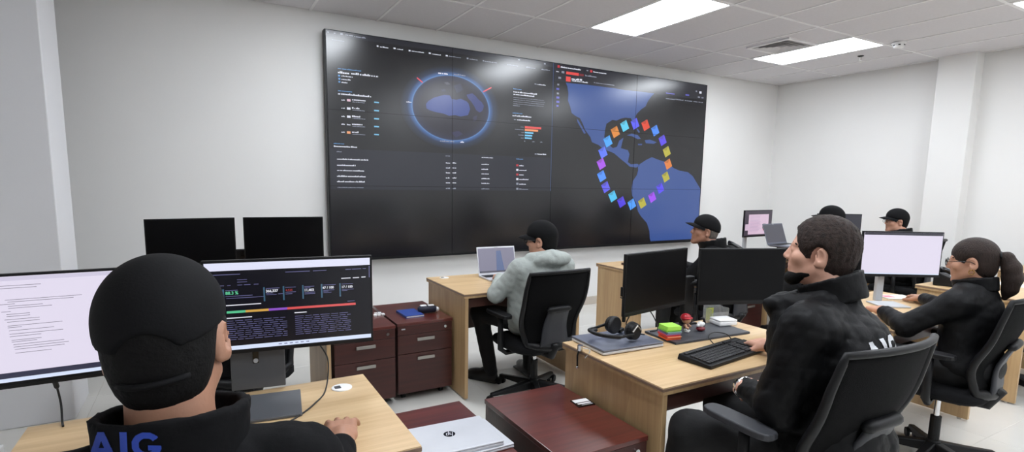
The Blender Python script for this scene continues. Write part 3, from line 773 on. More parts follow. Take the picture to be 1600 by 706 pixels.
t, sc = monitor(6.48, 3.62, 1.045, R(-34), .50, .30, 'monitor with a dim grey screen in the far right corner', M_dg)
stand(t, .0, .16, .75, wd=.06, base=(.18, .16), m=M_blackp, dy=.045, byoff=-.03)

# ------------------------------------------------------------------ laptops
M_alu = mat('laptop_silver', (206, 208, 214), .35, metal=.35); M_lapd = mat('laptop_slate', (112, 116, 130), .36, metal=.35)
M_keys = mat('key_black', (26, 26, 28), .5)
def keyboard_keys(x0, x1, y0, y1, z, cols, rows, name, m, parent, h=.0015, gap=.2):
    mb = MB(); dx = (x1-x0)/cols; dy = (y1-y0)/rows
    for i in range(cols):
        for j in range(rows):
            if j == 0 and 4 <= i <= cols-6:
                if i == 4: mb.box(x0+4*dx+dx*gap/2, x0+(cols-5)*dx-dx*gap/2, y0+gap*dy/2, y0+dy*(1-gap/2), z, z+h)
                continue
            mb.box(x0+i*dx+dx*gap/2, x0+(i+1)*dx-dx*gap/2, y0+j*dy+dy*gap/2, y0+(j+1)*dy-dy*gap/2, z, z+h)
    o = mb.build(name, m, parent); o['kind'] = 'stuff'; return o
def open_laptop(x, y, z, rz, ang, w_, d_, label, screen, m=M_alu):
    t = empty('laptop', (x, y, z), rz, label, 'laptop')
    bs = MB().box(-w_/2, w_/2, -d_, 0, 0, .015).build('base', m, t, bevel=.004)
    MB().box(-w_/2+.012, w_/2-.012, -d_*.52, -.014, .0148, .0154).build('key_bed', M_blackp, bs)
    keyboard_keys(-w_/2+.014, w_/2-.014, -d_*.52, -.016, .0154, 14, 5, 'keys', M_keys, bs)
    MB().box(-.05, .05, -d_+.012, -d_*.56, .0148, .0156).build('trackpad', M_lgrey, bs)
    lid = MB().box(-w_/2, w_/2, 0, .007, 0, d_).build('lid', m, t, (0, -.002, .014), bevel=.002)
    lid.rotation_euler = (-ang, 0, 0)
    s = MB().box(-w_/2+.008, w_/2-.008, -.0012, .001, .016, d_-.012).build('screen', screen, lid)
    MB().box(-.014, .014, -.0018, 0, d_-.010, d_-.004).build('webcam', M_lgrey, lid)
    return t, lid
M_lscr = mat('laptop_screen_lit', (12, 12, 14), .3, emit=(128, 126, 146), strength=1.0, noise=(4, .06))
t, lid = open_laptop(2.035, 3.79, .75, R(-3), R(14), .335, .225, 'open silver laptop in front of the hoodie wearer', M_lscr)
MB().add([(-.01, -.002, .03), (.06, -.002, .03), (.04, -.002, .19), (.0, -.002, .19)], [(0, 1, 2, 3)]).build('on_screen_shape', em('laptop_blue', (84, 100, 140)), lid)
MB().box(-.158, .158, -.0021, -.0011, .017, .03).build('screen_edge', em('laptop_dim', (70, 70, 84)), lid)
t, lid = open_laptop(5.50, 3.72, .86, R(2), R(20), .36, .23, 'raised slate laptop on a riser in front of the pink document monitor', mat('laptop_screen_dim', (20, 20, 24), .3, emit=(74, 74, 84)), M_lapd)
t = empty('laptop_riser', (5.50, 3.63, .75), R(2), 'dark laptop riser on the desk by the back wall', 'laptop stand')
MB().box(-.14, .14, -.10, .09, 0, .008).build('foot', M_blackp, t); MB().box(-.14, .14, -.10, .09, .10, .11).build('tray', M_blackp, t); MB().box(-.1, .1, .02, .03, .008, .10).build('riser_back', M_blackp, t)

def closed_laptop(x, y, z, rz, w_, d_, label, m, th=.018, mb_=None):
    t = empty('laptop', (x, y, z), rz, label, 'laptop')
    MB().box(-w_/2, w_/2, -d_/2, d_/2, .001, th*.55).build('base', mb_ or m, t, bevel=.003)
    MB().box(-w_/2+.004, w_/2-.004, -d_/2+.004, d_/2-.004, th*.55, th*.62).build('gap', M_blackp, t)
    ld = MB().box(-w_/2, w_/2, -d_/2, d_/2, th*.62, th).build('lid', m, t, bevel=.003)
    for sx in (-1, 1):
        for sy in (-1, 1): MB().cyl((sx*(w_/2-.03), sy*(d_/2-.03), 0), (sx*(w_/2-.03), sy*(d_/2-.03), .002), .006, n=8).build('rubber_foot', M_blackp, t)
    return t, ld
closed_laptop(.765, 1.712, .55, R(1), .335, .235, 'silver closed laptop, lower of the two stacked on the pedestal', M_alu)
t, ld = closed_laptop(.738, 1.722, .568, R(-3), .325, .228, 'silver closed laptop with a dark round logo, on top of its stack', M_alu, .019)
# logo: dark disc with two slanted letters, read from the hinge side
lg = MB().lathe([(.0215, 0), (.0215, .0004), (.021, .0006)], n=32).build('logo_disc', M_gloss, ld, (.0, .012, .019))
lg.rotation_euler = (0, 0, math.pi)
sl = math.tan(R(18)); lm = MB()
def ps(pts, z=.0012): lm.add([(x+y*sl, y, z) for x, y in pts], [tuple(range(len(pts)))])
ps([(-.0130, -.0085), (-.0100, -.0085), (-.0100, .0205), (-.0130, .0205)]); ps([(-.0100, .0065), (-.0035, .0065), (-.0035, .0088), (-.0100, .0088)]); ps([(-.0035, -.0085), (-.0007, -.0085), (-.0007, .0080), (-.0035, .0088)])
ps([(.0022, -.0200), (.0050, -.0200), (.0050, .0088), (.0022, .0088)]); ps([(.0050, .0065), (.0100, .0065), (.0100, .0088), (.0050, .0088)]); ps([(.0100, -.0085), (.0128, -.0085), (.0128, .0080), (.0100, .0088)]); ps([(.0050, -.0085), (.0100, -.0085), (.0100, -.0062), (.0050, -.0062)])
for k, v in enumerate(lm.v):
    r_ = math.hypot(v[0], v[1])
    if r_ > .0208: lm.v[k] = (v[0]*.0208/r_, v[1]*.0208/r_, v[2])
lm.build('logo_letters', M_alu, lg)

# bearded man's desk
closed_laptop(1.672, 1.912, .752, R(-3), .345, .255, 'slate closed laptop under the headset', M_lapd, .024, M_alu)
closed_laptop(2.165, 1.866, .75, R(-3.5), .50, .225, 'wide dark grey closed laptop under the sticky notes and figurines', mat('laptop_charcoal', (74, 76, 82), .4, metal=.3), .012)
t = empty('cable_lock', (1.45, 1.905, .75), 0, 'small steel cable lock on the desk edge by the slate laptop', 'cable lock')
MB().cyl((.0, 0, .002), (.0, 0, .026), .013).build('lock_body', M_chrome, t)
MB().tube([(-.004, 0, .008), (-.014, 0, -.02), (-.012, .0, -.07)], .004, 8).build('key_strap', M_blackp, t); MB().sphere((-.012, 0, -.076), .007).build('key_ring', M_chrome, t)
MB().tube(smooth_curve([(.01, 0, .012), (.03, -.03, .01), (.012, -.05, .0), (-.006, -.045, -.02)]), .0025, 6).build('cable', M_steel, t)

# headset lying on the slate laptop
t = empty('headset', (1.645, 1.90, .778), R(8), 'black over-ear headset lying on the slate laptop', 'headset')
def arc(r_, zz, n=22, a0=R(100), a1=R(260)):
    return [(-.03+r_*1.25*math.cos(a0+(a1-a0)*i/n), r_*math.sin(a0+(a1-a0)*i/n), zz+.012*math.sin(math.pi*i/n)) for i in range(n+1)]
mb = MB(); A_ = arc(.088, .042); mb.tube([(.03, .086, .05)]+A_+[(.03, -.086, .04)], .007, 8)
mb.build('headband', M_blackp, t, smooth=True)
MB().tube(arc(.076, .036), .009, 8).build('headband_pad', mat('pad_leather', (30, 30, 33), .6), t, smooth=True)
for s, zz in ((1, .050), (-1, .047)):
    cup = MB(); c = Vector((.055, s*.058, zz))
    cup.cyl(c, c+Vector((0, s*.026, 0)), .043, .037, n=24); o = cup.build('ear_cup', M_blackp, t, bevel=.004)
    MB().cyl(c-Vector((0, s*.018, 0)), c, .040, .045, n=24).build('ear_cushion', mat('pad_leather', (30, 30, 33), .6), o, bevel=.006)
    MB().tube([c+Vector((-.03, s*.028, .004)), c+Vector((.0, s*.030, .03)), c+Vector((.03, s*.028, .004))], .004, 6).build('yoke', M_steel, o)
MB().tube(smooth_curve([(.09, -.05, .02), (.13, -.02, .012), (.15, .03, .02), (.19, .06, .03), (.20, .02, .012), (.14, .05, .01), (.12, .0, .01), (.17, -.04, .006)]), .0036, 6).build('cable', M_rub, t)
MB().box(.10, .155, .01, .03, .004, .022, Matrix.Rotation(R(20), 4, 'Z')).build('inline_control', M_blackp, t, bevel=.004)
t = MB().tube(smooth_curve([(1.76, 2.0, .95), (1.81, 2.02, .92), (1.845, 2.02, .86), (1.83, 2.03, .80), (1.87, 2.035, .757)]), .003, 6).build('monitor_cable', M_rub)
tag(t, 'thin black cable hanging below the inward turned monitor', 'cable')
t = MB().tube(smooth_curve([(1.86, 2.0, .95), (1.93, 2.015, .90), (1.985, 2.0, .83), (1.99, 1.97, .77), (1.93, 1.96, .766)]), .003, 6).build('monitor_cable', M_rub)
tag(t, 'black cable looping down behind the sticky notes', 'cable')

# sticky notes, figurines, tissue-like white box, acrylic holder
t = empty('sticky_note_stack', (1.945, 1.845, .762), R(-12), 'stack of green, grey, purple and orange sticky notes', 'sticky notes')
for k, (c, h_) in enumerate((((226, 92, 44), .011), ((240, 150, 110), .004), ((214, 64, 66), .009), ((150, 120, 170), .008), ((120, 150, 160), .007), ((140, 214, 80), .008), ((178, 242, 96), .018))):
    z = sum((.011, .004, .009, .008, .007, .008, .018)[:k]); j = .003*math.sin(k*2.1)
    MB().box(-.038+j, .038+j, -.038-j, .038-j, z, z+h_).build('note_pad', mat('note_%d' % k, c, .7), t)
t = empty('figurine', (2.10, 1.885, .762), R(30), 'small toy figurine wearing a red helmet', 'figurine')
Ms = mat('figure_skin', (206, 160, 128), .5); Mr = mat('figure_red', (168, 32, 44), .3); Mb_ = mat('figure_brown', (92, 58, 46), .5)
MB().sphere((0, 0, .066), .024, 16, 10).build('head', Ms, t, smooth=True)
MB().sphere((0, .003, .074), .027, 16, 10, (1, 1, .82)).lathe([(.031, 0), (.031, .003), (.026, .005)], (0, 0, .072), 18).build('helmet', Mr, t, smooth=True)
MB().sphere((0, 0, .03), .019, 12, 8, (1, .8, 1.2)).build('torso', Mb_, t, smooth=True)
for s in (-1, 1):
    MB().tube([(s*.016, 0, .040), (s*.028, -.008, .03), (s*.024, -.018, .024)], .006, 8).build('arm', Ms, t, smooth=True)
    MB().tube([(s*.009, 0, .02), (s*.011, -.004, .006)], .008, 8).sphere((s*.012, -.008, .006), .009, 10, 6, (1, 1.4, .66)).build('leg', M_white, t, smooth=True)
t = empty('figurine', (2.185, 1.865, .762), R(-10), 'small white and dark red toy figure with black curled tail', 'figurine')
MB().sphere((0, 0, .012), .022, 14, 8, (1.1, 1, .55)).build('base', mat('figure_dark_red', (110, 24, 34), .4), t, smooth=True)
MB().sphere((0, .004, .032), .017, 14, 8).sphere((-.018, 0, .03), .009).sphere((.016, .002, .034), .010).build('body', M_white, t, smooth=True)
MB().tube(smooth_curve([(.02, .015, .015), (.035, .015, .03), (.028, .015, .055), (.008, .015, .062)]), .006, 8).build('tail', M_blackp, t, smooth=True)
t = empty('white_box', (2.405, 1.905, .762), R(-14), 'flat white plastic box on the dark grey laptop', 'box')
MB().box(-.056, .056, -.046, .046, 0, .024).build('body', M_white, t, bevel=.008, segs=3); MB().box(-.055, .055, -.045, .045, .024, .033).build('lid', M_white, t, bevel=.006, segs=3)
M_acr = mat('clear_acrylic', (206, 210, 214), .08, alpha=.26, spec=.6)
t = empty('acrylic_holder', (2.465, 2.005, .75), R(-8), 'clear acrylic card holder behind the white box', 'holder')
MB().box(-.06, .06, .03, .033, 0, .09).build('back_wall', M_acr, t); MB().box(-.06, .06, -.033, -.03, 0, .055).build('front_wall', M_acr, t); MB().box(-.06, .06, -.03, .03, 0, .003).build('floor_plate', M_acr, t)
for s in (-1, 1): MB().box(s*.06-.0015, s*.06+.0015, -.033, .033, 0, .075).build('side_wall', M_acr, t)
MB().box(-.05, .0, .020, .022, .003, .07).build('note_sheet', mat('note_lime', (196, 206, 90), .7), t)

# full size keyboard
t = empty('keyboard', (1.993, 1.565, .75), R(7.5), 'black full size keyboard at the bearded man\'s hand', 'keyboard')
MB().add([(-.228, -.082, .002), (.228, -.082, .002), (.228, .082, .002), (-.228, .082, .002), (-.228, -.082, .016), (.228, -.082, .016), (.222, .078, .028), (-.222, .078, .028)],
         [(3, 2, 1, 0), (4, 5, 6, 7), (0, 1, 5, 4), (1, 2, 6, 5), (2, 3, 7, 6), (3, 0, 4, 7)]).build('case', M_blackp, t, bevel=.004)
tilt = math.atan2(.012, .16)
for x0, x1, cols, rows, y0, y1 in ((-.214, .068, 15, 5, -.066, .030), (-.214, .068, 15, 1, .044, .062), (.080, .130, 3, 5, -.066, .030), (.142, .214, 4, 5, -.066, .030), (.080, .130, 3, 1, .044, .062)):
    o = keyboard_keys(x0, x1, y0, y1, .0, cols, rows, 'keys', mat('key_charcoal', (40, 40, 43), .5), t, .007, .16)
    o.location = (0, 0, .0218); o.rotation_euler = (tilt, 0, 0)
MB().box(.15, .20, .046, .060, .0255, .0265).build('led_panel', M_greyp, t)
t = MB().tube(smooth_curve([(2.04, 1.655, .765), (2.05, 1.70, .79), (2.11, 1.72, .80), (2.17, 1.70, .79), (2.20, 1.69, .765)]), .0025, 6).build('keyboard_cable', M_rub)
tag(t, 'thin black cable looping behind the black keyboard', 'cable')

# ------------------------------------------------------------------ phones
def phone(x, y, z, rz, label):
    t = empty('desk_phone', (x, y, z), rz, label, 'phone', 'black desk phones')
    MB().prism([(-.10, 0), (.10, 0), (.10, .095), (.07, .10), (-.10, .03)], 'x', -.10, .10).build('body', M_blackp, t, bevel=.006)
    Mt = Matrix.Translation((0, -.0, .066)) @ Matrix.Rotation(R(22.4), 4, 'X')
    MB().box(-.02, .085, .02, .075, .002, .006, Mt).build('display', M_greyp, t)
    for r_ in range(4):
        for c in range(3): MB().box(.0+c*.028, .02+c*.028, -.085+r_*.024, -.068+r_*.024, .001, .006, Mt).build('key', M_lgrey, t)
    hs = MB().tube([tuple(Mt @ Vector((-.062, -.09, .028))), tuple(Mt @ Vector((-.062, -.05, .040))), tuple(Mt @ Vector((-.062, .04, .042))), tuple(Mt @ Vector((-.062, .085, .030)))], [.024, .019, .019, .025], 12)
    hs.build('handset', M_gloss, t, smooth=True)
    return t
phone(5.10, 1.95, .752, R(20), 'black desk phone on the desk behind the ponytailed woman')
phone(5.09, 3.92, .752, R(10), 'black desk phone beside the pink document monitor')

# ------------------------------------------------------------------ small things on pedestals and desks
t = empty('notebook', (1.247, 3.642, .55), R(2), 'blue hardcover notebook on the mahogany pedestal', 'notebook')
mbk = mat('notebook_blue', (38, 66, 140), .5)
MB().box(-.066, .066, -.10, .10, .0, .003).build('back_cover', mbk, t); MB().box(-.063, .066, -.097, .097, .003, .013).build('pages', mat('paper', (225, 222, 214), .8), t); MB().box(-.066, .066, -.10, .10, .013, .016).build('front_cover', mbk, t); MB().box(-.069, -.064, -.10, .10, 0, .016).build('spine', mbk, t)
t = empty('glasses_pouch', (1.375, 3.63, .55), R(-8), 'dark navy pouch with white ends beside the blue notebook', 'pouch')
mnv = mat('pouch_navy', (28, 32, 52), .6)
MB().tube([(-.07, 0, .026), (-.06, 0, .028), (0, 0, .03), (.05, 0, .028), (.06, 0, .026)], [.018, .026, .029, .026, .02], 16).build('pouch_body', mnv, t, smooth=True)
MB().sphere((.068, 0, .024), .018, 14, 8).build('white_end', M_white, t, smooth=True)
for x in (-.03, .025): MB().box(x-.025, x+.02, -.018, .018, .053, .060).build('white_strip', M_white, t, bevel=.003)
for k, (dx, dy) in enumerate(((-.02, 0), (.012, .006), (.0, .045), (.03, .05), (.045, .008))):
    tag(MB().box(-.011, .011, -.011, .011, 0, .013).build('white_cube', M_white, None, (1.028+dx*.9, 3.70+dy, .55), bevel=.002), 'small white plastic cube on the mahogany pedestal beside the notebook one', 'cube', 'white cubes on the pedestal')
t = empty('label_card', (1.398, 1.805, .55), R(-5), 'small black card with white printed lines on the near pedestal', 'card')
MB().box(-.042, .042, -.037, .037, 0, .004).build('card_base', M_gloss, t, bevel=.001)
MB().box(-.036, .036, .002, .033, .004, .0046).build('white_print', M_white, t); MB().box(-.032, .034, -.016, -.006, .004, .0046).build('white_print', M_white, t); MB().box(-.02, .034, -.028, -.023, .004, .0046).build('white_print', M_lgrey, t)
t = MB().tube(smooth_curve([(.315, 2.012, .96), (.345, 2.035, .90), (.375, 2.03, .83), (.345, 1.93, .757), (.29, 1.83, .754), (.235, 1.76, .754), (.17, 1.70, .754)]), .0028, 6).build('monitor_cable', M_rub)
tag(t, 'black cable curving from the dashboard monitor onto the desk', 'cable')
t = MB().tube(smooth_curve([(-.42, 2.02, .92), (-.418, 2.06, .86), (-.414, 2.07, .80), (-.408, 2.035, .757), (-.40, 2.0, .754)]), [.007]*9+[.003]*24, 8).build('monitor_cable', M_rub)
tag(t, 'black cable hanging from the white document monitor', 'cable')
t = empty('writing_pad', (4.155, 1.885, .75), R(-28), 'white paper pad with pink marks in front of the blank lilac monitor', 'paper pad')
MB().box(-.10, .10, -.075, .075, 0, .006).build('sheets', mat('paper', (225, 222, 214), .8), t); MB().box(-.09, -.02, -.02, .04, .006, .0065).build('pink_note', mat('pink_note', (222, 130, 150), .7), t)
t = empty('computer_mouse', (4.165, 1.765, .75), R(40), 'black computer mouse under the ponytailed woman\'s hand', 'mouse')
MB().sphere((0, 0, .012), .03, 16, 8, (.95, 1.7, .75)).build('shell', M_blackp, t, smooth=True); MB().box(-.004, .004, .02, .036, .026, .033).build('wheel', M_lgrey, t)
for v in ('shell',):
    for o in t.children:
        if o.name.startswith(v):
            for q in o.data.vertices: q.co.z = max(q.co.z, 0.0)
t = empty('paper_sheet', (5.62, 1.70, .75), R(12), 'white paper sheet on the phone desk', 'paper')
MB().box(-.105, .105, -.148, .148, 0, .002).build('sheet', mat('paper', (225, 222, 214), .8), t)
t = empty('wallet', (3.42, 3.80, .75), R(-20), 'dark brown wallet on the desk below the video wall', 'wallet')
MB().box(-.055, .055, -.045, .045, 0, .009).build('outer', mat('wallet_brown', (58, 38, 32), .6), t, bevel=.003); MB().box(-.053, .053, -.043, .043, .009, .018).build('flap', mat('wallet_brown', (58, 38, 32), .6), t, bevel=.003)
# white storage unit left of the near desk
t = empty('storage_unit', (-.80, 1.72, 0), 0, 'low white storage unit beside the near desk', 'cabinet')
MB().box(-.23, .23, -.36, .36, .0, .67).build('body', M_white, t, bevel=.003); MB().box(-.24, .24, -.37, .37, .67, .695).build('top', M_white, t, bevel=.003)
for s in (-1, 1): MB().box(.23, .246, min(s*.01, s*.35), max(s*.01, s*.35), .06, .66).build('door', M_white, t, bevel=.002)

# ------------------------------------------------------------------ people: smooth blended volumes, meshed with surface nets
V3 = lambda *a: np.array(a, dtype=np.float64)
def rotz(d): return np.array(Matrix.Rotation(R(d), 3, 'Z'))
def rotx(d): return np.array(Matrix.Rotation(R(d), 3, 'X'))
def roty(d): return np.array(Matrix.Rotation(R(d), 3, 'Y'))
def cap(a, b, ra, rb=None, k=None, op='+'):
    a = V3(*a); b = V3(*b); rb = ra if rb is None else rb; m = max(ra, rb)
    return dict(t='c', a=a, b=b, ra=ra, rb=rb, lo=np.minimum(a, b)-m, hi=np.maximum(a, b)+m, k=k, op=op)
def ell(c, r_, M=None, k=None, op='+'):
    c = V3(*c); r_ = V3(*r_); M = np.eye(3) if M is None else M
    ext = np.sqrt(((M*r_)**2).sum(1))
    return dict(t='e', c=c, r=r_, M=M, lo=c-ext, hi=c+ext, k=k, op=op)
def rbox(c, h, rd, M=None, k=None, op='+'):
    c = V3(*c); h = V3(*h); M = np.eye(3) if M is None else M
    ext = (np.abs(M)*h).sum(1)
    return dict(t='b', c=c, h=h, rd=rd, M=M, lo=c-ext, hi=c+ext, k=k, op=op)
def shell(c, r_, h, th, M=None, k=None, flare=0.0, op='+'):
    """upright elliptical collar wall: radii r_ at mid height, half height h, half thickness th"""
    c = V3(*c); M = np.eye(3) if M is None else M
    e = max(r_)+th+abs(flare)*h+h; 
    return dict(t='s', c=c, r=r_, h=h, th=th, M=M, fl=flare, lo=c-e, hi=c+e, k=k, op=op)
def xf(pr, Rm, o):
    """move a primitive built in a local frame to world: p = Rm q + o"""
    q = dict(pr)
    if q['t'] == 'c': return cap(Rm@q['a']+o, Rm@q['b']+o, q['ra'], q['rb'], q['k'], q['op'])
    if q['t'] == 'e': return ell(Rm@q['c']+o, q['r'], Rm@q['M'], q['k'], q['op'])
    if q['t'] == 'b': return rbox(Rm@q['c']+o, q['h'], q['rd'], Rm@q['M'], q['k'], q['op'])
    return shell(Rm@q['c']+o, q['r'], q['h'], q['th'], Rm@q['M'], q['k'], q['fl'], q['op'])

def axis_coords(lo, hi, h, fine):
    """grid lines with a finer step inside the given intervals"""
    out = [lo]; x = lo
    while x < hi:
        s = h
        for a, b, f in fine:
            if a-1e-9 <= x < b: s = min(s, f)
            elif x < a < x+s: s = max(a-x, f*.5)
        x += s; out.append(x)
    return np.array(out)

def sdf_mesh(prims, h, k=.02, fine=(), folds=0.0, seed=0, fold_len=.16, cut=None):
    """fine: list of (lo3, hi3, step). returns verts, quads"""
    lo = np.min([p['lo'] for p in prims if p['op'] == '+'], 0)-3*h
    hi = np.max([p['hi'] for p in prims if p['op'] == '+'], 0)+3*h
    ax = [axis_coords(lo[i], hi[i], h, [(f[0][i], f[1][i], f[2]) for f in fine]) for i in range(3)]
    F = np.full([len(a) for a in ax], .15, dtype=np.float32)
    for p in prims:
        kk = p['k'] if p['k'] is not None else k
        mg = max(kk, h)*1.6+.004
        sl = []
        for i in range(3):
            a = np.searchsorted(ax[i], p['lo'][i]-mg); b = np.searchsorted(ax[i], p['hi'][i]+mg)
            sl.append(slice(max(a-1, 0), b+1))
        X, Y, Z = np.meshgrid(*[ax[i][sl[i]] for i in range(3)], indexing='ij')
        if X.size == 0: continue
        if p['t'] == 'c':
            a, b = p['a'], p['b']; d = b-a; L = max(d@d, 1e-9)
            t = np.clip(((X-a[0])*d[0]+(Y-a[1])*d[1]+(Z-a[2])*d[2])/L, 0, 1)
            D = np.sqrt((X-a[0]-t*d[0])**2+(Y-a[1]-t*d[1])**2+(Z-a[2]-t*d[2])**2)-(p['ra']+(p['rb']-p['ra'])*t)
        else:
            M = p['M']; c = p['c']; X = X-c[0]; Y = Y-c[1]; Z = Z-c[2]
            x = M[0, 0]*X+M[1, 0]*Y+M[2, 0]*Z; y = M[0, 1]*X+M[1, 1]*Y+M[2, 1]*Z; z = M[0, 2]*X+M[1, 2]*Y+M[2, 2]*Z
            if p['t'] == 'e':
                r_ = p['r']; k0 = np.sqrt((x/r_[0])**2+(y/r_[1])**2+(z/r_[2])**2)
                k1 = np.sqrt((x/r_[0]**2)**2+(y/r_[1]**2)**2+(z/r_[2]**2)**2)
                D = k0*(k0-1)/np.maximum(k1, 1e-6)
            elif p['t'] == 'b':
                hh = p['h']-p['rd']
                qx, qy, qz = np.abs(x)-hh[0], np.abs(y)-hh[1], np.abs(z)-hh[2]
                D = np.sqrt(np.maximum(qx, 0)**2+np.maximum(qy, 0)**2+np.maximum(qz, 0)**2)+np.minimum(np.maximum(qx, np.maximum(qy, qz)), 0)-p['rd']
            else:
                s_ = p['fl']*z; rx, ry = p['r'][0]+s_, p['r'][1]+s_
                k0 = np.sqrt((x/rx)**2+(y/ry)**2); k1 = np.sqrt((x/rx**2)**2+(y/ry**2)**2)
                d2 = np.abs(k0*(k0-1)/np.maximum(k1, 1e-6))-p['th']; d3 = np.abs(z)-p['h']
                D = np.sqrt(np.maximum(d2, 0)**2+np.maximum(d3, 0)**2)+np.minimum(np.maximum(d2, d3), 0)-.003
        D = D.astype(np.float32); G = F[tuple(sl)]
        if p['op'] == '+':
            q = np.maximum(kk-np.abs(G-D), 0)/kk; F[tuple(sl)] = np.minimum(G, D)-q*q*kk*.25
        else:
            D = -D; q = np.maximum(kk-np.abs(G-D), 0)/kk; F[tuple(sl)] = np.maximum(G, D)+q*q*kk*.25
    if folds:
        g = np.random.default_rng(seed); X, Y, Z = np.meshgrid(*ax, indexing='ij', sparse=True)
        N = 0
        for i in range(5):
            d = g.normal(size=3); d[2] *= 1.3; d /= np.linalg.norm(d); w_ = 2*math.pi/(fold_len*g.uniform(.45, 1.5))
            d2 = g.normal(size=3)*9
            ph = (X*d[0]+Y*d[1]+Z*d[2])*w_+g.uniform(0, 6)+1.3*np.sin(X*d2[0]+Y*d2[1]+Z*d2[2])
            N = N+((1-np.abs(np.sin(ph*.5)))*1.2-.45)*.55
        for i in range(3):                       # finer creases
            d = g.normal(size=3); d /= np.linalg.norm(d); w_ = 2*math.pi/(fold_len*g.uniform(.22, .4)); d2 = g.normal(size=3)*14
            ph = (X*d[0]+Y*d[1]+Z*d[2])*w_+g.uniform(0, 6)+1.6*np.sin(X*d2[0]+Y*d2[1]+Z*d2[2]+g.uniform(0, 6))
            N = N+((1-np.abs(np.sin(ph*.5)))**3)*1.0-.18
        F += (folds*N/2.2).astype(np.float32)
    return surface_nets(F, ax)

def surface_nets(F, ax):
    S = F < 0
    cnt = np.zeros([n-1 for n in F.shape], np.int8)
    for i in (0, 1):
        for j in (0, 1):
            for k in (0, 1): cnt += S[i:F.shape[0]-1+i, j:F.shape[1]-1+j, k:F.shape[2]-1+k]
    A = (cnt > 0) & (cnt < 8)
    I, J, K = np.nonzero(A); n = len(I)
    idx = np.full(A.shape, -1, np.int64); idx[I, J, K] = np.arange(n)
    acc = np.zeros((n, 3)); num = np.zeros(n)
    for d in range(3):
        for a in (0, 1):
            for b in (0, 1):
                o0 = [0, 0, 0]; oth = [q for q in range(3) if q != d]; o0[oth[0]] = a; o0[oth[1]] = b
                o1 = list(o0); o1[d] = 1
                fa = F[I+o0[0], J+o0[1], K+o0[2]].astype(np.float64); fb = F[I+o1[0], J+o1[1], K+o1[2]].astype(np.float64)
                cr = (fa < 0) != (fb < 0); t = np.where(cr, fa/np.where(fa == fb, 1, fa-fb), 0)
                P0 = np.stack([ax[0][I+o0[0]], ax[1][J+o0[1]], ax[2][K+o0[2]]], 1)
                P1 = np.stack([ax[0][I+o1[0]], ax[1][J+o1[1]], ax[2][K+o1[2]]], 1)
                acc += np.where(cr[:, None], P0+(P1-P0)*t[:, None], 0); num += cr
    V = acc/np.maximum(num, 1)[:, None]
    Q = []
    for d in range(3):
        s0 = [slice(1, -1)]*3; s0[d] = slice(0, F.shape[d]-1); s1 = list(s0); s1[d] = slice(1, F.shape[d])
        a = S[tuple(s0)]; b = S[tuple(s1)]; C = a != b
        ii = list(np.nonzero(C)); fl = a[C]
        for q in range(3):
            if q != d: ii[q] = ii[q]+1
        e1, e2 = [(1, 2), (2, 0), (0, 1)][d]
        def cell(u, v):
            g = [x.copy() for x in ii]; g[e1] -= u; g[e2] -= v; return idx[g[0], g[1], g[2]]
        q = np.stack([cell(1, 1), cell(0, 1), cell(0, 0), cell(1, 0)], 1)
        q[~fl] = q[~fl][:, ::-1]
        q = q[(q >= 0).all(1)]
        Q.append(q)
    return V, np.concatenate(Q)

def np_obj(name, V, Q, m, parent=None, loc=(0, 0, 0)):
    me = bpy.data.meshes.new(name); V = V-np.array(loc)
    me.vertices.add(len(V)); me.vertices.foreach_set('co', V.astype(np.float32).ravel())
    me.loops.add(Q.size); me.loops.foreach_set('vertex_index', Q.ravel().astype(np.int32))
    me.polygons.add(len(Q)); me.polygons.foreach_set('loop_start', np.arange(0, Q.size, 4, dtype=np.int32))
    me.polygons.foreach_set('use_smooth', np.ones(len(Q), bool))
    me.materials.append(m); me.update(calc_edges=True); me.validate()
    o = bpy.data.objects.new(name, me); COL.objects.link(o)
    if parent: o.parent = parent
    else: o.location = loc
    return o

# ---- head in its own frame: origin between the ears, looks along +y
def head_prims(nose=1.0, jaw=1.0):
    P = [ell((0, -.012, .035), (.074, .094, .086)), ell((0, .025, -.02), (.062, .068, .085)), ell((0, .022, -.055*jaw), (.054, .060, .055)),
         cap((-.050, .0, -.05), (-.018, .064, -.092*jaw), .020), cap((.050, .0, -.05), (.018, .064, -.092*jaw), .020),
         ell((0, .070, -.098*jaw), (.026, .020, .017)), cap((-.032, .074, .022), (.032, .074, .022), .011),
         ell((-.044, .056, -.020), (.022, .024, .022)), ell((.044, .056, -.020), (.022, .024, .022)),
         cap((0, .084, .014), (0, .100, -.024), .007*nose, .0115*nose, .008), ell((-.011, .092, -.029), (.009, .010, .007), None, .006), ell((.011, .092, -.029), (.009, .010, .007), None, .006),
         cap((-.018, .079, -.056), (.018, .079, -.056), .0080, None, .010), cap((-.015, .079, -.067), (.015, .079, -.067), .0085, None, .010),
         cap((-.022, .0885, -.0618), (.022, .0885, -.0618), .0020, None, .004, '-'),
         ell((-.031, .095, .004), (.014, .010, .008), None, .012, '-'), ell((.031, .095, .004), (.014, .010, .008), None, .012, '-'),
         ell((-.031, .076, .003), (.013, .013, .0115), None, .004), ell((.031, .076, .003), (.013, .013, .0115), None, .004)]
    for s in (-1, 1):
        Me = rotz(-s*28) @ rotx(-10)
        P += [ell((s*.078, -.012, -.006), (.0085, .021, .033), Me, .008), ell((s*.0865, -.006, -.001), (.0072, .0115, .020), Me, .004, '-'),
              ell((s*.079, -.001, -.030), (.006, .010, .011), Me, .006)]
    return P
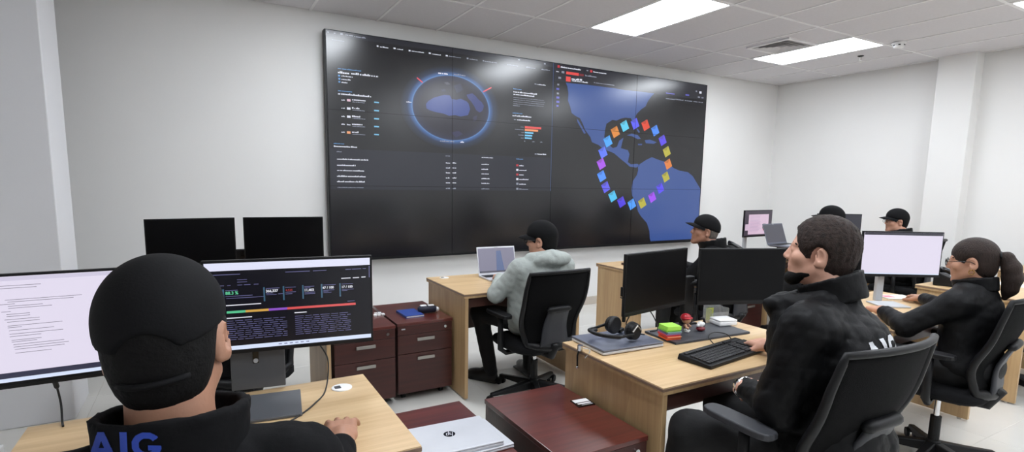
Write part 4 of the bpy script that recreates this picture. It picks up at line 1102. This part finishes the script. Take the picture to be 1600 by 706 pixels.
def hand_prims(side, curl=(25, 35, 25), spread=1.0, thumb=(0.9, .35)):
    """wrist at origin, fingers along +y, back of the hand +z; side = +1 right hand (thumb towards -x)"""
    P = [rbox((0, .046, 0), (.040, .048, .014), .013, None, .01), cap((0, -.03, 0), (0, .02, 0), .026, .027, .02)]
    fx = (-.030, -.010, .010, .029); ln_ = (.070, .078, .073, .058); by = (.088, .092, .089, .081)
    for i in range(4):
        x = fx[i]*side; p = V3(x, by[i], .002); a = 0.0; pts = [p]
        sp = (-.10, -.03, .04, .12)[i]*spread*side
        for j, f_ in enumerate((.46, .30, .24)):
            a += R(curl[j]); l_ = ln_[i]*f_*1.02
            p = p+V3(math.sin(sp)*l_, math.cos(a)*math.cos(sp)*l_, -math.sin(a)*l_); pts.append(p)
        r0 = (.0092, .0095, .0092, .0082)[i]
        P.append(cap(pts[0]-V3(0, .03, .002), pts[0], .010, r0+.001, .008))
        for j in range(3): P.append(cap(pts[j], pts[j+1], r0-.0006*j, r0-.0006*(j+1)-.0004, .004))
    t0 = V3(-.030*side, .020, -.006); t1 = t0+V3(-.030*side*thumb[0], .030, -.012); t2 = t1+V3(-.012*side*thumb[0], .030, -.006); t3 = t2+V3(-.002*side, .022, -.004)
    P += [cap(t0, t1, .015, .0115, .012), cap(t1, t2, .0105, .0095, .006), cap(t2, t3, .0095, .0078, .004)]
    return P
def frame(d, b):
    """rotation whose columns are x, y=d, z~b"""
    y = V3(*d); y /= np.linalg.norm(y); z = V3(*b); z = z-y*(z@y); z /= np.linalg.norm(z); x = np.cross(y, z)
    return np.stack([x, y, z], 1)

def brim_obj(name, m, parent, Rm, o, loc, hw=.078, reach=.078, y0=.052, z0=.048, drop=.014, base=.030, c=-.012, ry=.100):
    """curved cap peak: inner edge follows the crown"""
    nu, nv = 18, 6; V = []; F_ = []
    for s in (0, 1):
        for i in range(nu+1):
            u = -1+2*i/nu
            for j in range(nv+1):
                v = j/nv
                xi = hw*math.sin(u*R(72))/math.sin(R(72)); yi = c+ry*math.sqrt(max(0, 1-(xi/.082)**2))
                x = xi*(1+.02*v); y = yi+reach*v*math.sqrt(max(0, 1-abs(u)**2.6))*(1-.0*v)
                z = z0-drop*(abs(u)**2)*1.6-.010*v*v-.006*v - (.003 if s else 0)
                V.append(Rm @ V3(x, y, z)+o)
    n1 = (nu+1)*(nv+1)
    for i in range(nu):
        for j in range(nv):
            a = i*(nv+1)+j; b = a+nv+1
            F_ += [(a, b, b+1, a+1), (n1+a, n1+a+1, n1+b+1, n1+b)]
    for i in range(nu):
        a = i*(nv+1)+nv; b = a+nv+1; F_.append((a, b, n1+b, n1+a))
    ob = mesh_obj(name, [tuple(v-V3(*loc)) for v in V], F_, m, parent, smooth=True)
    return ob

def tri_obj(name, mb, m, parent, Rm, o, loc):
    return mesh_obj(name, [tuple(Rm @ V3(*v)+o-V3(*loc)) for v in mb.v], mb.f, m, parent, smooth=True)

M_jack = mat('black_jacket_nylon', (9, 9, 11), .58, spec=.2, noise=(7, .12), bump=(22, .45, (1, 1, .5)))
M_jack2 = mat('black_jacket_cotton', (14, 14, 16), .85, spec=.16, noise=(7, .1), bump=(40, .2))
M_hood = mat('grey_hoodie_cotton', (164, 170, 166), .9, noise=(30, .05), bump=(60, .2))
M_trou = mat('black_trousers', (15, 15, 17), .85, noise=(20, .1), bump=(50, .15))
M_shoe = mat('black_shoe', (18, 18, 19), .45)
M_cap = mat('black_cap_cotton', (14, 14, 16), .85, spec=.2, noise=(30, .08), bump=(260, .06))
M_hair = mat('black_hair', (12, 11, 11), .75, spec=.2, noise=(60, .25), bump=(160, .25))
M_hairb = mat('dark_brown_curls', (44, 34, 30), .7, spec=.25, noise=(80, .45), bump=(230, .4))
M_hairw = mat('brown_hair', (46, 34, 29), .55, spec=.3, noise=(40, .3), bump=(60, .8, (5, 5, .7)))
M_grizz = mat('grey_stubble_hair', (92, 84, 78), .7, noise=(90, .3), bump=(220, .4))
def skin(name, c): return mat(name, c, .48, noise=(14, .06), bump=(140, .06))
S_A = skin('skin_tan', (172, 126, 102)); S_B = skin('skin_fair', (205, 156, 134)); S_C = skin('skin_c', (196, 146, 122)); S_D = skin('skin_brown', (158, 112, 90)); S_F = skin('skin_f', (192, 142, 116))

def person(J, label, sk, jm, tm=M_trou, h=.013, hh=.0048, hand_h=.0034, fat=1.0, jh=.011, folds=.006, seed=1, collar=(.088, .092, .030), collar_z=.0, ctilt=-14, cuff=0.0, hood=False, extra_jacket=(), neckr=.056, jaw=1.0, kb=.03):
    """J: joints in world space.  Body is one continuous surface; jacket, trousers and shoes are its children."""
    loc = (float(J['pel'][0]), float(J['pel'][1]), 0.0)
    g = {k: V3(*v) for k, v in J.items() if k not in ('hy', 'hp', 'hr', 'by', 'hands')}
    Rh = rotz(J.get('hy', 0)) @ rotx(J.get('hp', 0)) @ roty(J.get('hr', 0)); Rb = rotz(J.get('by', 0))
    hd = g['head']; P = [xf(p, Rh, hd) for p in head_prims(jaw=jaw)]
    nk = hd+Rh @ V3(0, -.028, -.06)
    P += [cap(nk, g['nek'], neckr*.97, neckr*1.08, .03), ell(g['che'], (.155*fat, .105*fat, .17), Rb, .04), ell((g['che']+g['pel'])/2, (.14*fat, .105*fat, .16), Rb, .04), ell(g['pel'], (.165*fat, .115*fat, .10), Rb, .04),
          cap(g['shL'], g['nek'], .040, .040, .03), cap(g['shR'], g['nek'], .040, .040, .03)]
    fine = [(hd-V3(.125, .125, .14), hd+V3(.125, .125, .135), hh)]
    for s, c in ((-1, 'L'), (1, 'R')):
        P += [cap(g['sh'+c], g['el'+c], .047, .037, .03), cap(g['el'+c], g['wr'+c], .037, .026, .02), cap(g['hip'+c], g['kn'+c], .074, .052, .04), cap(g['kn'+c], g['an'+c], .052, .034, .03), cap(g['an'+c]-V3(0, 0, .05), g['toe'+c], .026, .018, .02)]
        hs = J['hands'].get(c)
        d = g['wr'+c]-g['el'+c]
        if hs:
            Mh = frame(hs[0], hs[1]); P += [xf(p, Mh, g['wr'+c]) for p in hand_prims(s, *hs[2:])]
            mid = g['wr'+c]+Mh @ V3(0, .08, -.01); fine.append((mid-V3(.095, .095, .06), mid+V3(.095, .095, .06), hand_h))
        else:
            P += [xf(p, frame(d, V3(0, 0, 1)), g['wr'+c]) for p in hand_prims(s)]
    V, Q = sdf_mesh(P, h, kb*.5, fine)
    body = np_obj('person', V, Q, sk, None, loc)
    tag(body, label, 'person', 'people working in the room')
    # jacket
    u = g['nek']-g['pel']; u /= np.linalg.norm(u)
    Jp = [ell(g['che']+Rb @ V3(0, -.006, .0), (.185*fat, .135*fat, .19), Rb, .05), ell((g['che']+g['pel'])/2+V3(0, 0, .0), (.178*fat, .138*fat, .20), Rb, .05), ell(g['pel']+V3(0, 0, .02), (.192*fat, .150*fat, .11), Rb, .05),
          cap(g['shL'], g['nek']-u*.015, .066, .066, .05), cap(g['shR'], g['nek']-u*.015, .066, .066, .05)]
    for c in 'LR':
        d = g['wr'+c]-g['el'+c]; d /= np.linalg.norm(d)
        Jp += [cap(g['sh'+c], g['el'+c], .068*fat**.5, .056, .04), cap(g['el'+c], g['wr'+c]-d*(.035+cuff), .055, .042, .03), cap(g['wr'+c]-d*(.05+cuff), g['wr'+c]-d*(.030+cuff), .040, .038, .006)]
    Jp += list(extra_jacket)
    if hood:
        nb = g['nek']; 
        Jp += [ell(nb+Rb @ V3(0, -.075, -.0), (.125, .062, .05), Rb @ rotx(-25), .03), cap(nb+Rb @ V3(-.10, .0, .015), nb+Rb @ V3(0, -.095, .03), .032, .042, .03), cap(nb+Rb @ V3(.10, .0, .015), nb+Rb @ V3(0, -.095, .03), .032, .042, .03)]
        Jp += [cap(nb+Rb @ V3(-.10, .0, .015), nb+Rb @ V3(-.04, .08, -.02), .03, .02, .03), cap(nb+Rb @ V3(.10, .0, .015), nb+Rb @ V3(.04, .08, -.02), .03, .02, .03)]
    Rc = np.array(Rb) @ rotx(ctilt)
    cc = shell(g['nek']+u*(.022+collar_z)-Rc @ V3(0, 0, .012), (collar[0], collar[1]), collar[2]+.012, .005, Rc, .012, .10)
    V, Q = sdf_mesh(Jp, jh, .03, (), folds, seed)
    jk = np_obj('hoodie' if hood else 'jacket', V, Q, jm, body, loc)
    if not hood:
        V, Q = sdf_mesh([cc], .0065 if jh < .0105 else .009, .01, (), .0022, seed+3, .12)
        np_obj('collar', V, Q, jm, jk, loc)
    # trousers and shoes
    Tp = [ell(g['pel']+V3(0, 0, -.02), (.178*fat, .13*fat, .10), Rb, .04)]
    for c in 'LR': Tp += [cap(g['hip'+c], g['kn'+c], .088, .068, .04), cap(g['kn'+c], g['an'+c]+V3(0, 0, -.035), .066, .050, .03)]
    V, Q = sdf_mesh(Tp, .015, .03, (), .004, seed+9); np_obj('trousers', V, Q, tm, body, loc)
    for c in 'LR':
        d = g['toe'+c]-g['an'+c]; d[2] = 0; d /= np.linalg.norm(d); a = V3(g['an'+c][0], g['an'+c][1], .042)
        Ms = frame(d, V3(0, 0, 1))
        V, Q = sdf_mesh([ell(a+d*.075, (.045, .135, .048), Ms, .02), ell(a+d*.02+V3(0, 0, .03), (.042, .06, .05), Ms, .03), rbox(a+d*.07-V3(0, 0, .032), (.046, .14, .010), .009, Ms, .01)], .011, .02)
        V[:, 2] = np.maximum(V[:, 2], .001); np_obj('shoe', V, Q, M_shoe, body, loc)
    return body, jk, Rh, hd, loc

def hair(body, Rh, hd, loc, m, th=.012, face=(.0, .118, -.045, .082, .085, .115), low=-.09, name='hair', extra=(), noise=.0, h=.0055, ears=True):
    P = [ell((0, -.014, .036), (.074+th, .094+th, .086+th)), ell((0, -.045, -.025), (.062+th*.6, .055+th*.7, .07+th*.3), None, .03)]
    P += list(extra)
    P += [ell(face[:3], face[3:], None, .008, '-'), rbox((0, 0, low-.1), (.2, .2, .1), .005, None, .012, '-')]
    if ears:
        for s in (-1, 1): P.append(ell((s*.088, .0, -.012), (.030, .034, .044), None, .008, '-'))
    V, Q = sdf_mesh([xf(p, Rh, hd) for p in P], h, .012, (), noise, 4, .02)
    return np_obj(name, V, Q, m, body, loc)
def cap_hat(body, Rh, hd, loc, brim=True, arch=False, h=.0055, tilt=0, name='cap', grow=0.0, rim=7, rz=-.075):
    Rt = Rh @ rotx(tilt)
    P = [ell((0, -.014, .036), (.084+grow, .105+grow, .100)), ell((0, .012, .06), (.076+grow, .086, .074), None, .03),
         rbox((0, 0, rz), (.2, .2, .10), .004, rotx(rim), .006, '-')]
    if arch: P.append(ell((0, -.125, -.012), (.046, .06, .050), None, .006, '-'))
    V, Q = sdf_mesh([xf(p, Rt, hd) for p in P], h, .01)
    o = np_obj(name, V, Q, M_cap, body, loc)
    if brim:
        b = brim_obj('cap_peak', M_cap, o, Rt, hd, loc)
    mb = MB().sphere((0, -.008, .135), .008, 10, 6, (1, 1, .5)); tri_obj('cap_button', mb, M_cap, o, Rt, hd, loc)
    if arch:
        pts = [(.064*math.sin(a), -.020-.094*math.cos(a), -.030-.004*math.cos(a)) for a in np.linspace(-.75, .75, 12)]
        tri_obj('cap_strap', MB().tube(pts, .0045, 8), M_cap, o, Rt, hd, loc)
    return o
def eyes(body, Rh, hd, loc, glasses=False):
    mb = MB()
    for s in (-1, 1): mb.sphere((s*.031, .0852, .003), .0052, 10, 6, (1, .6, 1))
    tri_obj('iris', mb, mat('dark_iris', (26, 18, 15), .2), body, Rh, hd, loc)
    mb = MB()
    for s in (-1, 1): mb.tube([(s*.014, .084, .024), (s*.03, .083, .029), (s*.048, .071, .024)], .0026, 6)
    tri_obj('eyebrow', mb, M_hair, body, Rh, hd, loc)
    if glasses:
        mb = MB()
        for s in (-1, 1):
            mb.tube([(s*.034+.024*math.cos(a), .104, .0+.018*math.sin(a)) for a in np.linspace(0, 2*math.pi, 18)[:-1]], .0018, 6, closed=True)
            mb.tube([(s*.058, .103, .006), (s*.074, .08, .008), (s*.083, .0, .006), (s*.082, -.02, -.006)], .0018, 6)
        mb.tube([(-.011, .105, .004), (0, .108, .007), (.011, .105, .004)], .0018, 6)
        tri_obj('glasses', mb, M_gloss, body, Rh, hd, loc)

def letters_AIG(body, jk, c, rt, upd, nrm, hgt, m, loc, gap=.22):
    """printed letters laid on the jacket: cells of a fine grid that fall inside the glyphs, dropped on the cloth"""
    vs_, fs_ = [], []
    for o_ in [jk]+[q for q in jk.children if q.name.startswith('collar')]:
        n_ = len(vs_); vs_ += [v.co.copy() for v in o_.data.vertices]; fs_ += [tuple(i+n_ for i in p.vertices) for p in o_.data.polygons]
    bv = BVHTree.FromPolygons(vs_, fs_)
    c = Vector(c)-Vector(loc); rt = Vector(rt).normalized(); nrm = Vector(nrm).normalized(); upd = Vector(upd); upd = (upd-nrm*upd.dot(nrm)).normalized(); rt = (rt-nrm*rt.dot(nrm)).normalized()
    def inA(x, y):                    # unit height glyphs
        if not 0 <= y <= 1: return False
        a = abs(x-.46); o_ = .46-(.46-.11)*y
        return a <= o_ and (a >= o_-.235 or .20 <= y <= .38)
    def inI(x, y): return 0 <= x <= .23 and 0 <= y <= 1
    def inG(x, y):
        dx, dy = x-.5, y-.5; r_ = math.hypot(dx, dy)
        if dx > .05 and .0 >= dy >= -.2 and x <= .98 : return True
        if not (.27 <= r_ <= .51): return False
        an = math.degrees(math.atan2(dy, dx))
        return not (-2 < an < 38)
    glyphs = [(inA, .92), (inI, .23), (inG, 1.0)]
    tot = .92+.23+1.0+2*gap; x0 = -tot/2; n = 46; root = None
    for fn, wd in glyphs:
        V = []; F_ = []; ids = {}
        N = int(wd*n)+1
        def vid(i, j):
            if (i, j) in ids: return ids[i, j]
            p = c+rt*((x0+i/n)*hgt)+upd*((j/n-.5)*hgt)
            hit = bv.ray_cast(p+nrm*.12, -nrm, .4)
            if hit[0] is None: return None
            ids[i, j] = len(V); V.append(hit[0]+nrm*.0022); return ids[i, j]
        for i in range(N):
            for j in range(n):
                if fn((i+.5)/n, (j+.5)/n):
                    q = [vid(i, j), vid(i+1, j), vid(i+1, j+1), vid(i, j+1)]
                    if None not in q: F_.append(tuple(q))
        if F_: mesh_obj('printed_letter', [tuple(v) for v in V], F_, m, jk, smooth=True)
        x0 += wd+gap

M_blue = mat('print_blue', (42, 72, 176), .55); M_wprint = mat('print_white', (215, 216, 220), .5)

# --- man with the cap at the wide monitors
J = dict(pel=(-.07, .86, .60), che=(-.07, .905, .90), nek=(-.056, .925, 1.085), head=(-.060, .972, 1.245), hy=-10, hp=-4, hr=-5, by=-6,
         shL=(-.255, .93, 1.035), elL=(-.34, 1.06, .80), wrL=(-.27, 1.31, .785), shR=(.115, .915, 1.02), elR=(.195, 1.135, .81), wrR=(.296, 1.43, .806),
         hipL=(-.16, .90, .58), knL=(-.20, 1.33, .56), anL=(-.20, 1.36, .10), toeL=(-.21, 1.50, .04), hipR=(.02, .90, .58), knR=(.08, 1.33, .56), anR=(.09, 1.36, .10), toeR=(.10, 1.50, .04),
         hands=dict(R=((.20, 1, .02), (-.05, .0, 1), (12, 26, 20), 2.4), L=((.3, 1, -.03), (0, 0, 1), (25, 35, 30))))
bd, jk, Rh, hd, loc = person(J, 'man in black cap and black jacket seen from behind at the wide monitors', S_A, M_jack2, hh=.0042, hand_h=.003, jh=.008, folds=.005, seed=3, collar=(.094, .094, .028), collar_z=.020, neckr=.058, fat=1.0, cuff=.035, ctilt=-10)
hair(bd, Rh, hd, loc, M_hair, .005, low=-.088, noise=.0015)
cap_hat(bd, Rh, hd, loc, arch=True, h=.0045, grow=.0, rim=11, rz=-.072)
eyes(bd, Rh, hd, loc)
letters_AIG(bd, jk, (-.104, .82, 1.158), (.87, -.49, 0), (0, .2, 1), (.12, -.8, .34), .033, M_blue, loc, .16)

# --- bearded man
J = dict(pel=(1.84, .98, .63), che=(1.835, .995, .93), nek=(1.845, 1.03, 1.125), head=(1.843, 1.085, 1.277), hy=27, hp=5, hr=0, by=16,
         shL=(1.64, .975, 1.06), elL=(1.60, 1.03, .785), wrL=(1.695, 1.235, .768), shR=(1.985, 1.09, 1.05), elR=(2.11, 1.25, .84), wrR=(2.165, 1.465, .797),
         hipL=(1.75, 1.0, .61), knL=(1.535, 1.335, .60), anL=(1.56, 1.47, .10), toeL=(1.50, 1.61, .04), hipR=(1.93, 1.04, .61), knR=(1.88, 1.47, .57), anR=(1.88, 1.52, .10), toeR=(1.88, 1.66, .04),
         hands=dict(R=((.25, 1, -.1), (-.2, -.1, 1), (18, 30, 20), 1.3), L=((.85, .6, -.25), (-.5, .3, .8), (40, 50, 35))))
B_ = lambda *a: V3(1.845, 1.03, 1.115)+rotz(26) @ V3(*a)
bd, jk, Rh, hd, loc = person(J, 'bearded man in a black jacket with curly short hair, looking at the video wall', S_B, M_jack, hh=.0042, hand_h=.0036, jh=.008, folds=.008, seed=11, collar=(.092, .092, .030), collar_z=.020, ctilt=-22, neckr=.064, fat=1.24, jaw=1.03,
                             extra_jacket=[cap(B_(-.085, .02, .02), B_(-.06, .17, -.02), .026, .034, .03), cap(B_(.08, .02, .02), B_(.05, .16, -.03), .026, .034, .03), ell(B_(-.02, .12, -.14), (.13, .07, .14), rotz(30), .04), cap((1.64, .975, 1.05), (1.60, 1.03, .80), .088, .072, .04)])
hair(bd, Rh, hd, loc, M_hairb, .013, face=(0, .122, -.024, .084, .082, .118), low=-.075, noise=.0045, h=.005)
V, Q = sdf_mesh([xf(p, Rh, hd) for p in [ell((0, .069, -.100), (.034, .028, .026)), cap((-.050, .002, -.052), (-.018, .064, -.094), .0245, None, .01), cap((.050, .002, -.052), (.018, .064, -.094), .0245, None, .01),
    rbox((0, 0, .032), (.2, .2, .10), .004, rotx(10), .006, '-'), ell((0, .100, -.060), (.026, .016, .012), None, .004, '-')]], .0045, .014, (), .0012, 4, .02)
np_obj('beard', V, Q, M_hair, bd, loc)
eyes(bd, Rh, hd, loc)
letters_AIG(bd, jk, (1.815, .84, 1.004), (1, -.12, .10), (-.1, .1, 1), (.05, -1, .2), .076, M_wprint, loc, .14)
w_ = V3(1.692, 1.228, .769); d_ = frame(V3(1.695, 1.235, .768)-V3(1.60, 1.03, .785), (-.9, .2, .5))
tri_obj('wristwatch', MB().tube([(.036*math.cos(a), .004, .030*math.sin(a)) for a in np.linspace(0, 2*math.pi, 20)[:-1]], .006, 8, closed=True).lathe([(.019, .026), (.019, .036), (.016, .038)], n=16), M_chrome, bd, d_, w_, loc)

# --- hoodie wearer
J = dict(pel=(2.0, 3.06, .55), che=(1.99, 3.05, .82), nek=(1.99, 3.06, .985), head=(2.0, 3.10, 1.108), hy=38, hp=-4, hr=0, by=4,
         shL=(1.82, 3.08, .925), elL=(1.70, 3.19, .745), wrL=(1.885, 3.475, .80), shR=(2.165, 3.06, .925), elR=(2.27, 3.20, .745), wrR=(2.14, 3.46, .797),
         hipL=(1.92, 3.10, .54), knL=(1.735, 3.50, .545), anL=(1.83, 3.50, .11), toeL=(1.74, 3.63, .04), hipR=(2.09, 3.10, .54), knR=(2.16, 3.50, .54), anR=(2.16, 3.48, .11), toeR=(2.17, 3.62, .04),
         hands=dict(L=((.35, 1, -.05), (0, 0, 1), (22, 32, 25)), R=((-.3, 1, -.05), (0, 0, 1), (22, 32, 25))))
bd, jk, Rh, hd, loc = person(J, 'person in a grey hoodie and black cap typing on the open laptop', S_C, M_hood, h=.014, hh=.006, hand_h=.0042, jh=.0095, folds=.007, seed=5, hood=True, collar=(.08, .082, .012), extra_jacket=[ell((1.90, 3.10, .62), (.125, .15, .17), None, .04), cap((1.86, 3.14, .80), (1.87, 3.17, .52), .085, .075, .04), ell((2.02, 2.955, 1.0), (.12, .07, .055), None, .03)])
hair(bd, Rh, hd, loc, M_hair, .010, low=-.085, h=.007)
cap_hat(bd, Rh, hd, loc, h=.007)
eyes(bd, Rh, hd, loc, True)

# --- man in the raised cap, below the video wall
J = dict(pel=(3.62, 2.93, .56), che=(3.60, 2.95, .83), nek=(3.585, 2.99, 1.0), head=(3.552, 3.055, 1.128), hy=54, hp=9, hr=0, by=28,
         shL=(3.43, 2.88, .93), elL=(3.35, 3.05, .74), wrL=(3.42, 3.30, .79), shR=(3.76, 3.04, .93), elR=(3.80, 3.2, .74), wrR=(3.72, 3.44, .79),
         hipL=(3.54, 2.95, .55), knL=(3.42, 3.33, .54), anL=(3.44, 3.36, .1), toeL=(3.40, 3.5, .04), hipR=(3.70, 2.99, .55), knR=(3.62, 3.38, .54), anR=(3.63, 3.4, .1), toeR=(3.60, 3.54, .04), hands={})
bd, jk, Rh, hd, loc = person(J, 'man in black cap with a grey nape looking up, seated below the video wall', S_D, M_jack, h=.015, hh=.0068, jh=.011, seed=8, collar=(.092, .10, .034), collar_z=.006)
hair(bd, Rh, hd, loc, M_grizz, .004, low=-.085, h=.007)
cap_hat(bd, Rh, hd, loc, h=.0068, tilt=4)
eyes(bd, Rh, hd, loc)

# --- woman with the ponytail
J = dict(pel=(3.46, 1.19, .57), che=(3.485, 1.220, .83), nek=(3.50, 1.225, 1.0), head=(3.505, 1.252, 1.127), hy=15, hp=-6, hr=0, by=-8,
         shL=(3.33, 1.235, .92), elL=(3.23, 1.41, .775), wrL=(3.40, 1.60, .797), shR=(3.645, 1.275, .92), elR=(3.79, 1.43, .80), wrR=(4.065, 1.685, .79),
         hipL=(3.37, 1.24, .55), knL=(3.33, 1.66, .54), anL=(3.33, 1.68, .1), toeL=(3.33, 1.82, .04), hipR=(3.54, 1.24, .55), knR=(3.56, 1.66, .54), anR=(3.56, 1.68, .1), toeR=(3.56, 1.82, .04),
         hands=dict(R=((.7, .75, -.02), (0, 0, 1), (16, 28, 22)), L=((.4, 1, -.05), (0, 0, 1), (20, 30, 20))))
bd, jk, Rh, hd, loc = person(J, 'woman with brown ponytail, glasses and black jacket using a mouse', S_F, M_jack, h=.014, hh=.0055, hand_h=.0042, jh=.010, seed=21, fat=.90, collar=(.082, .088, .022), collar_z=-.004, neckr=.047)
hair(bd, Rh, hd, loc, M_hairw, .007, face=(0, .120, -.055, .074, .080, .100), low=-.10, h=.006)
tl = [(0, -.105, .030), (0, -.135, .020), (0, -.152, -.03), (.004, -.155, -.085), (.006, -.145, -.14), (.004, -.125, -.185)]
V, Q = sdf_mesh([xf(p, Rh, hd) for p in [cap(tl[i], tl[i+1], (.018, .028, .038, .040, .032)[i], (.028, .038, .040, .032, .014)[i], .02) for i in range(5)]], .006, .02, (), .0012, 3, .03)
np_obj('ponytail', V, Q, M_hairw, bd, loc)
tri_obj('hair_tie', MB().tube([(.024*math.cos(a), -.116+.004*math.sin(a), .029+.020*math.sin(a)) for a in np.linspace(0, 2*math.pi, 16)[:-1]], .006, 8, closed=True), M_blackp, bd, Rh, hd, loc)
tri_obj('earring', MB().tube([(-.083, -.004+.011*math.cos(a), -.048+.012*math.sin(a)) for a in np.linspace(0, 2*math.pi, 16)[:-1]], .0018, 6, closed=True), mat('gold', (200, 160, 80), .25, metal=1), bd, Rh, hd, loc)
eyes(bd, Rh, hd, loc, True)

# --- two men in caps in the far row
for hx, hyw, hz, x, y, lab, sd, gl in ((5.10, 2.93, 1.195, 5.15, 2.88, 'man in black cap half hidden behind the bearded man', 31, False), (6.41, 2.985, 1.152, 6.40, 2.90, 'man in black cap and glasses near the right wall', 41, True)):
    dz = hz-1.13
    J = dict(pel=(x, y-.02, .56), che=(x, y, .83+dz), nek=(x, y+.02, 1.0+dz), head=(hx, hyw, hz), hy=48 if gl else 20, hp=2, hr=0, by=15,
             shL=(x-.175, y-.03, .93+dz), elL=(x-.24, y+.14, .74+dz), wrL=(x-.12, y+.38, .80), shR=(x+.175, y+.05, .93+dz), elR=(x+.23, y+.2, .74+dz), wrR=(x+.11, y+.42, .80),
             hipL=(x-.08, y, .55), knL=(x-.14, y+.40, .54), anL=(x-.14, y+.42, .1), toeL=(x-.15, y+.56, .04), hipR=(x+.08, y+.02, .55), knR=(x+.10, y+.42, .54), anR=(x+.10, y+.44, .1), toeR=(x+.1, y+.58, .04), hands={})
    bd, jk, Rh, hd, loc = person(J, lab, S_C, M_jack, h=.017, hh=.0075, jh=.013, seed=sd, collar=(.086, .09, .028))
    hair(bd, Rh, hd, loc, M_hair, .009, low=-.08, h=.0075)
    cap_hat(bd, Rh, hd, loc, h=.0075)
    eyes(bd, Rh, hd, loc, gl)
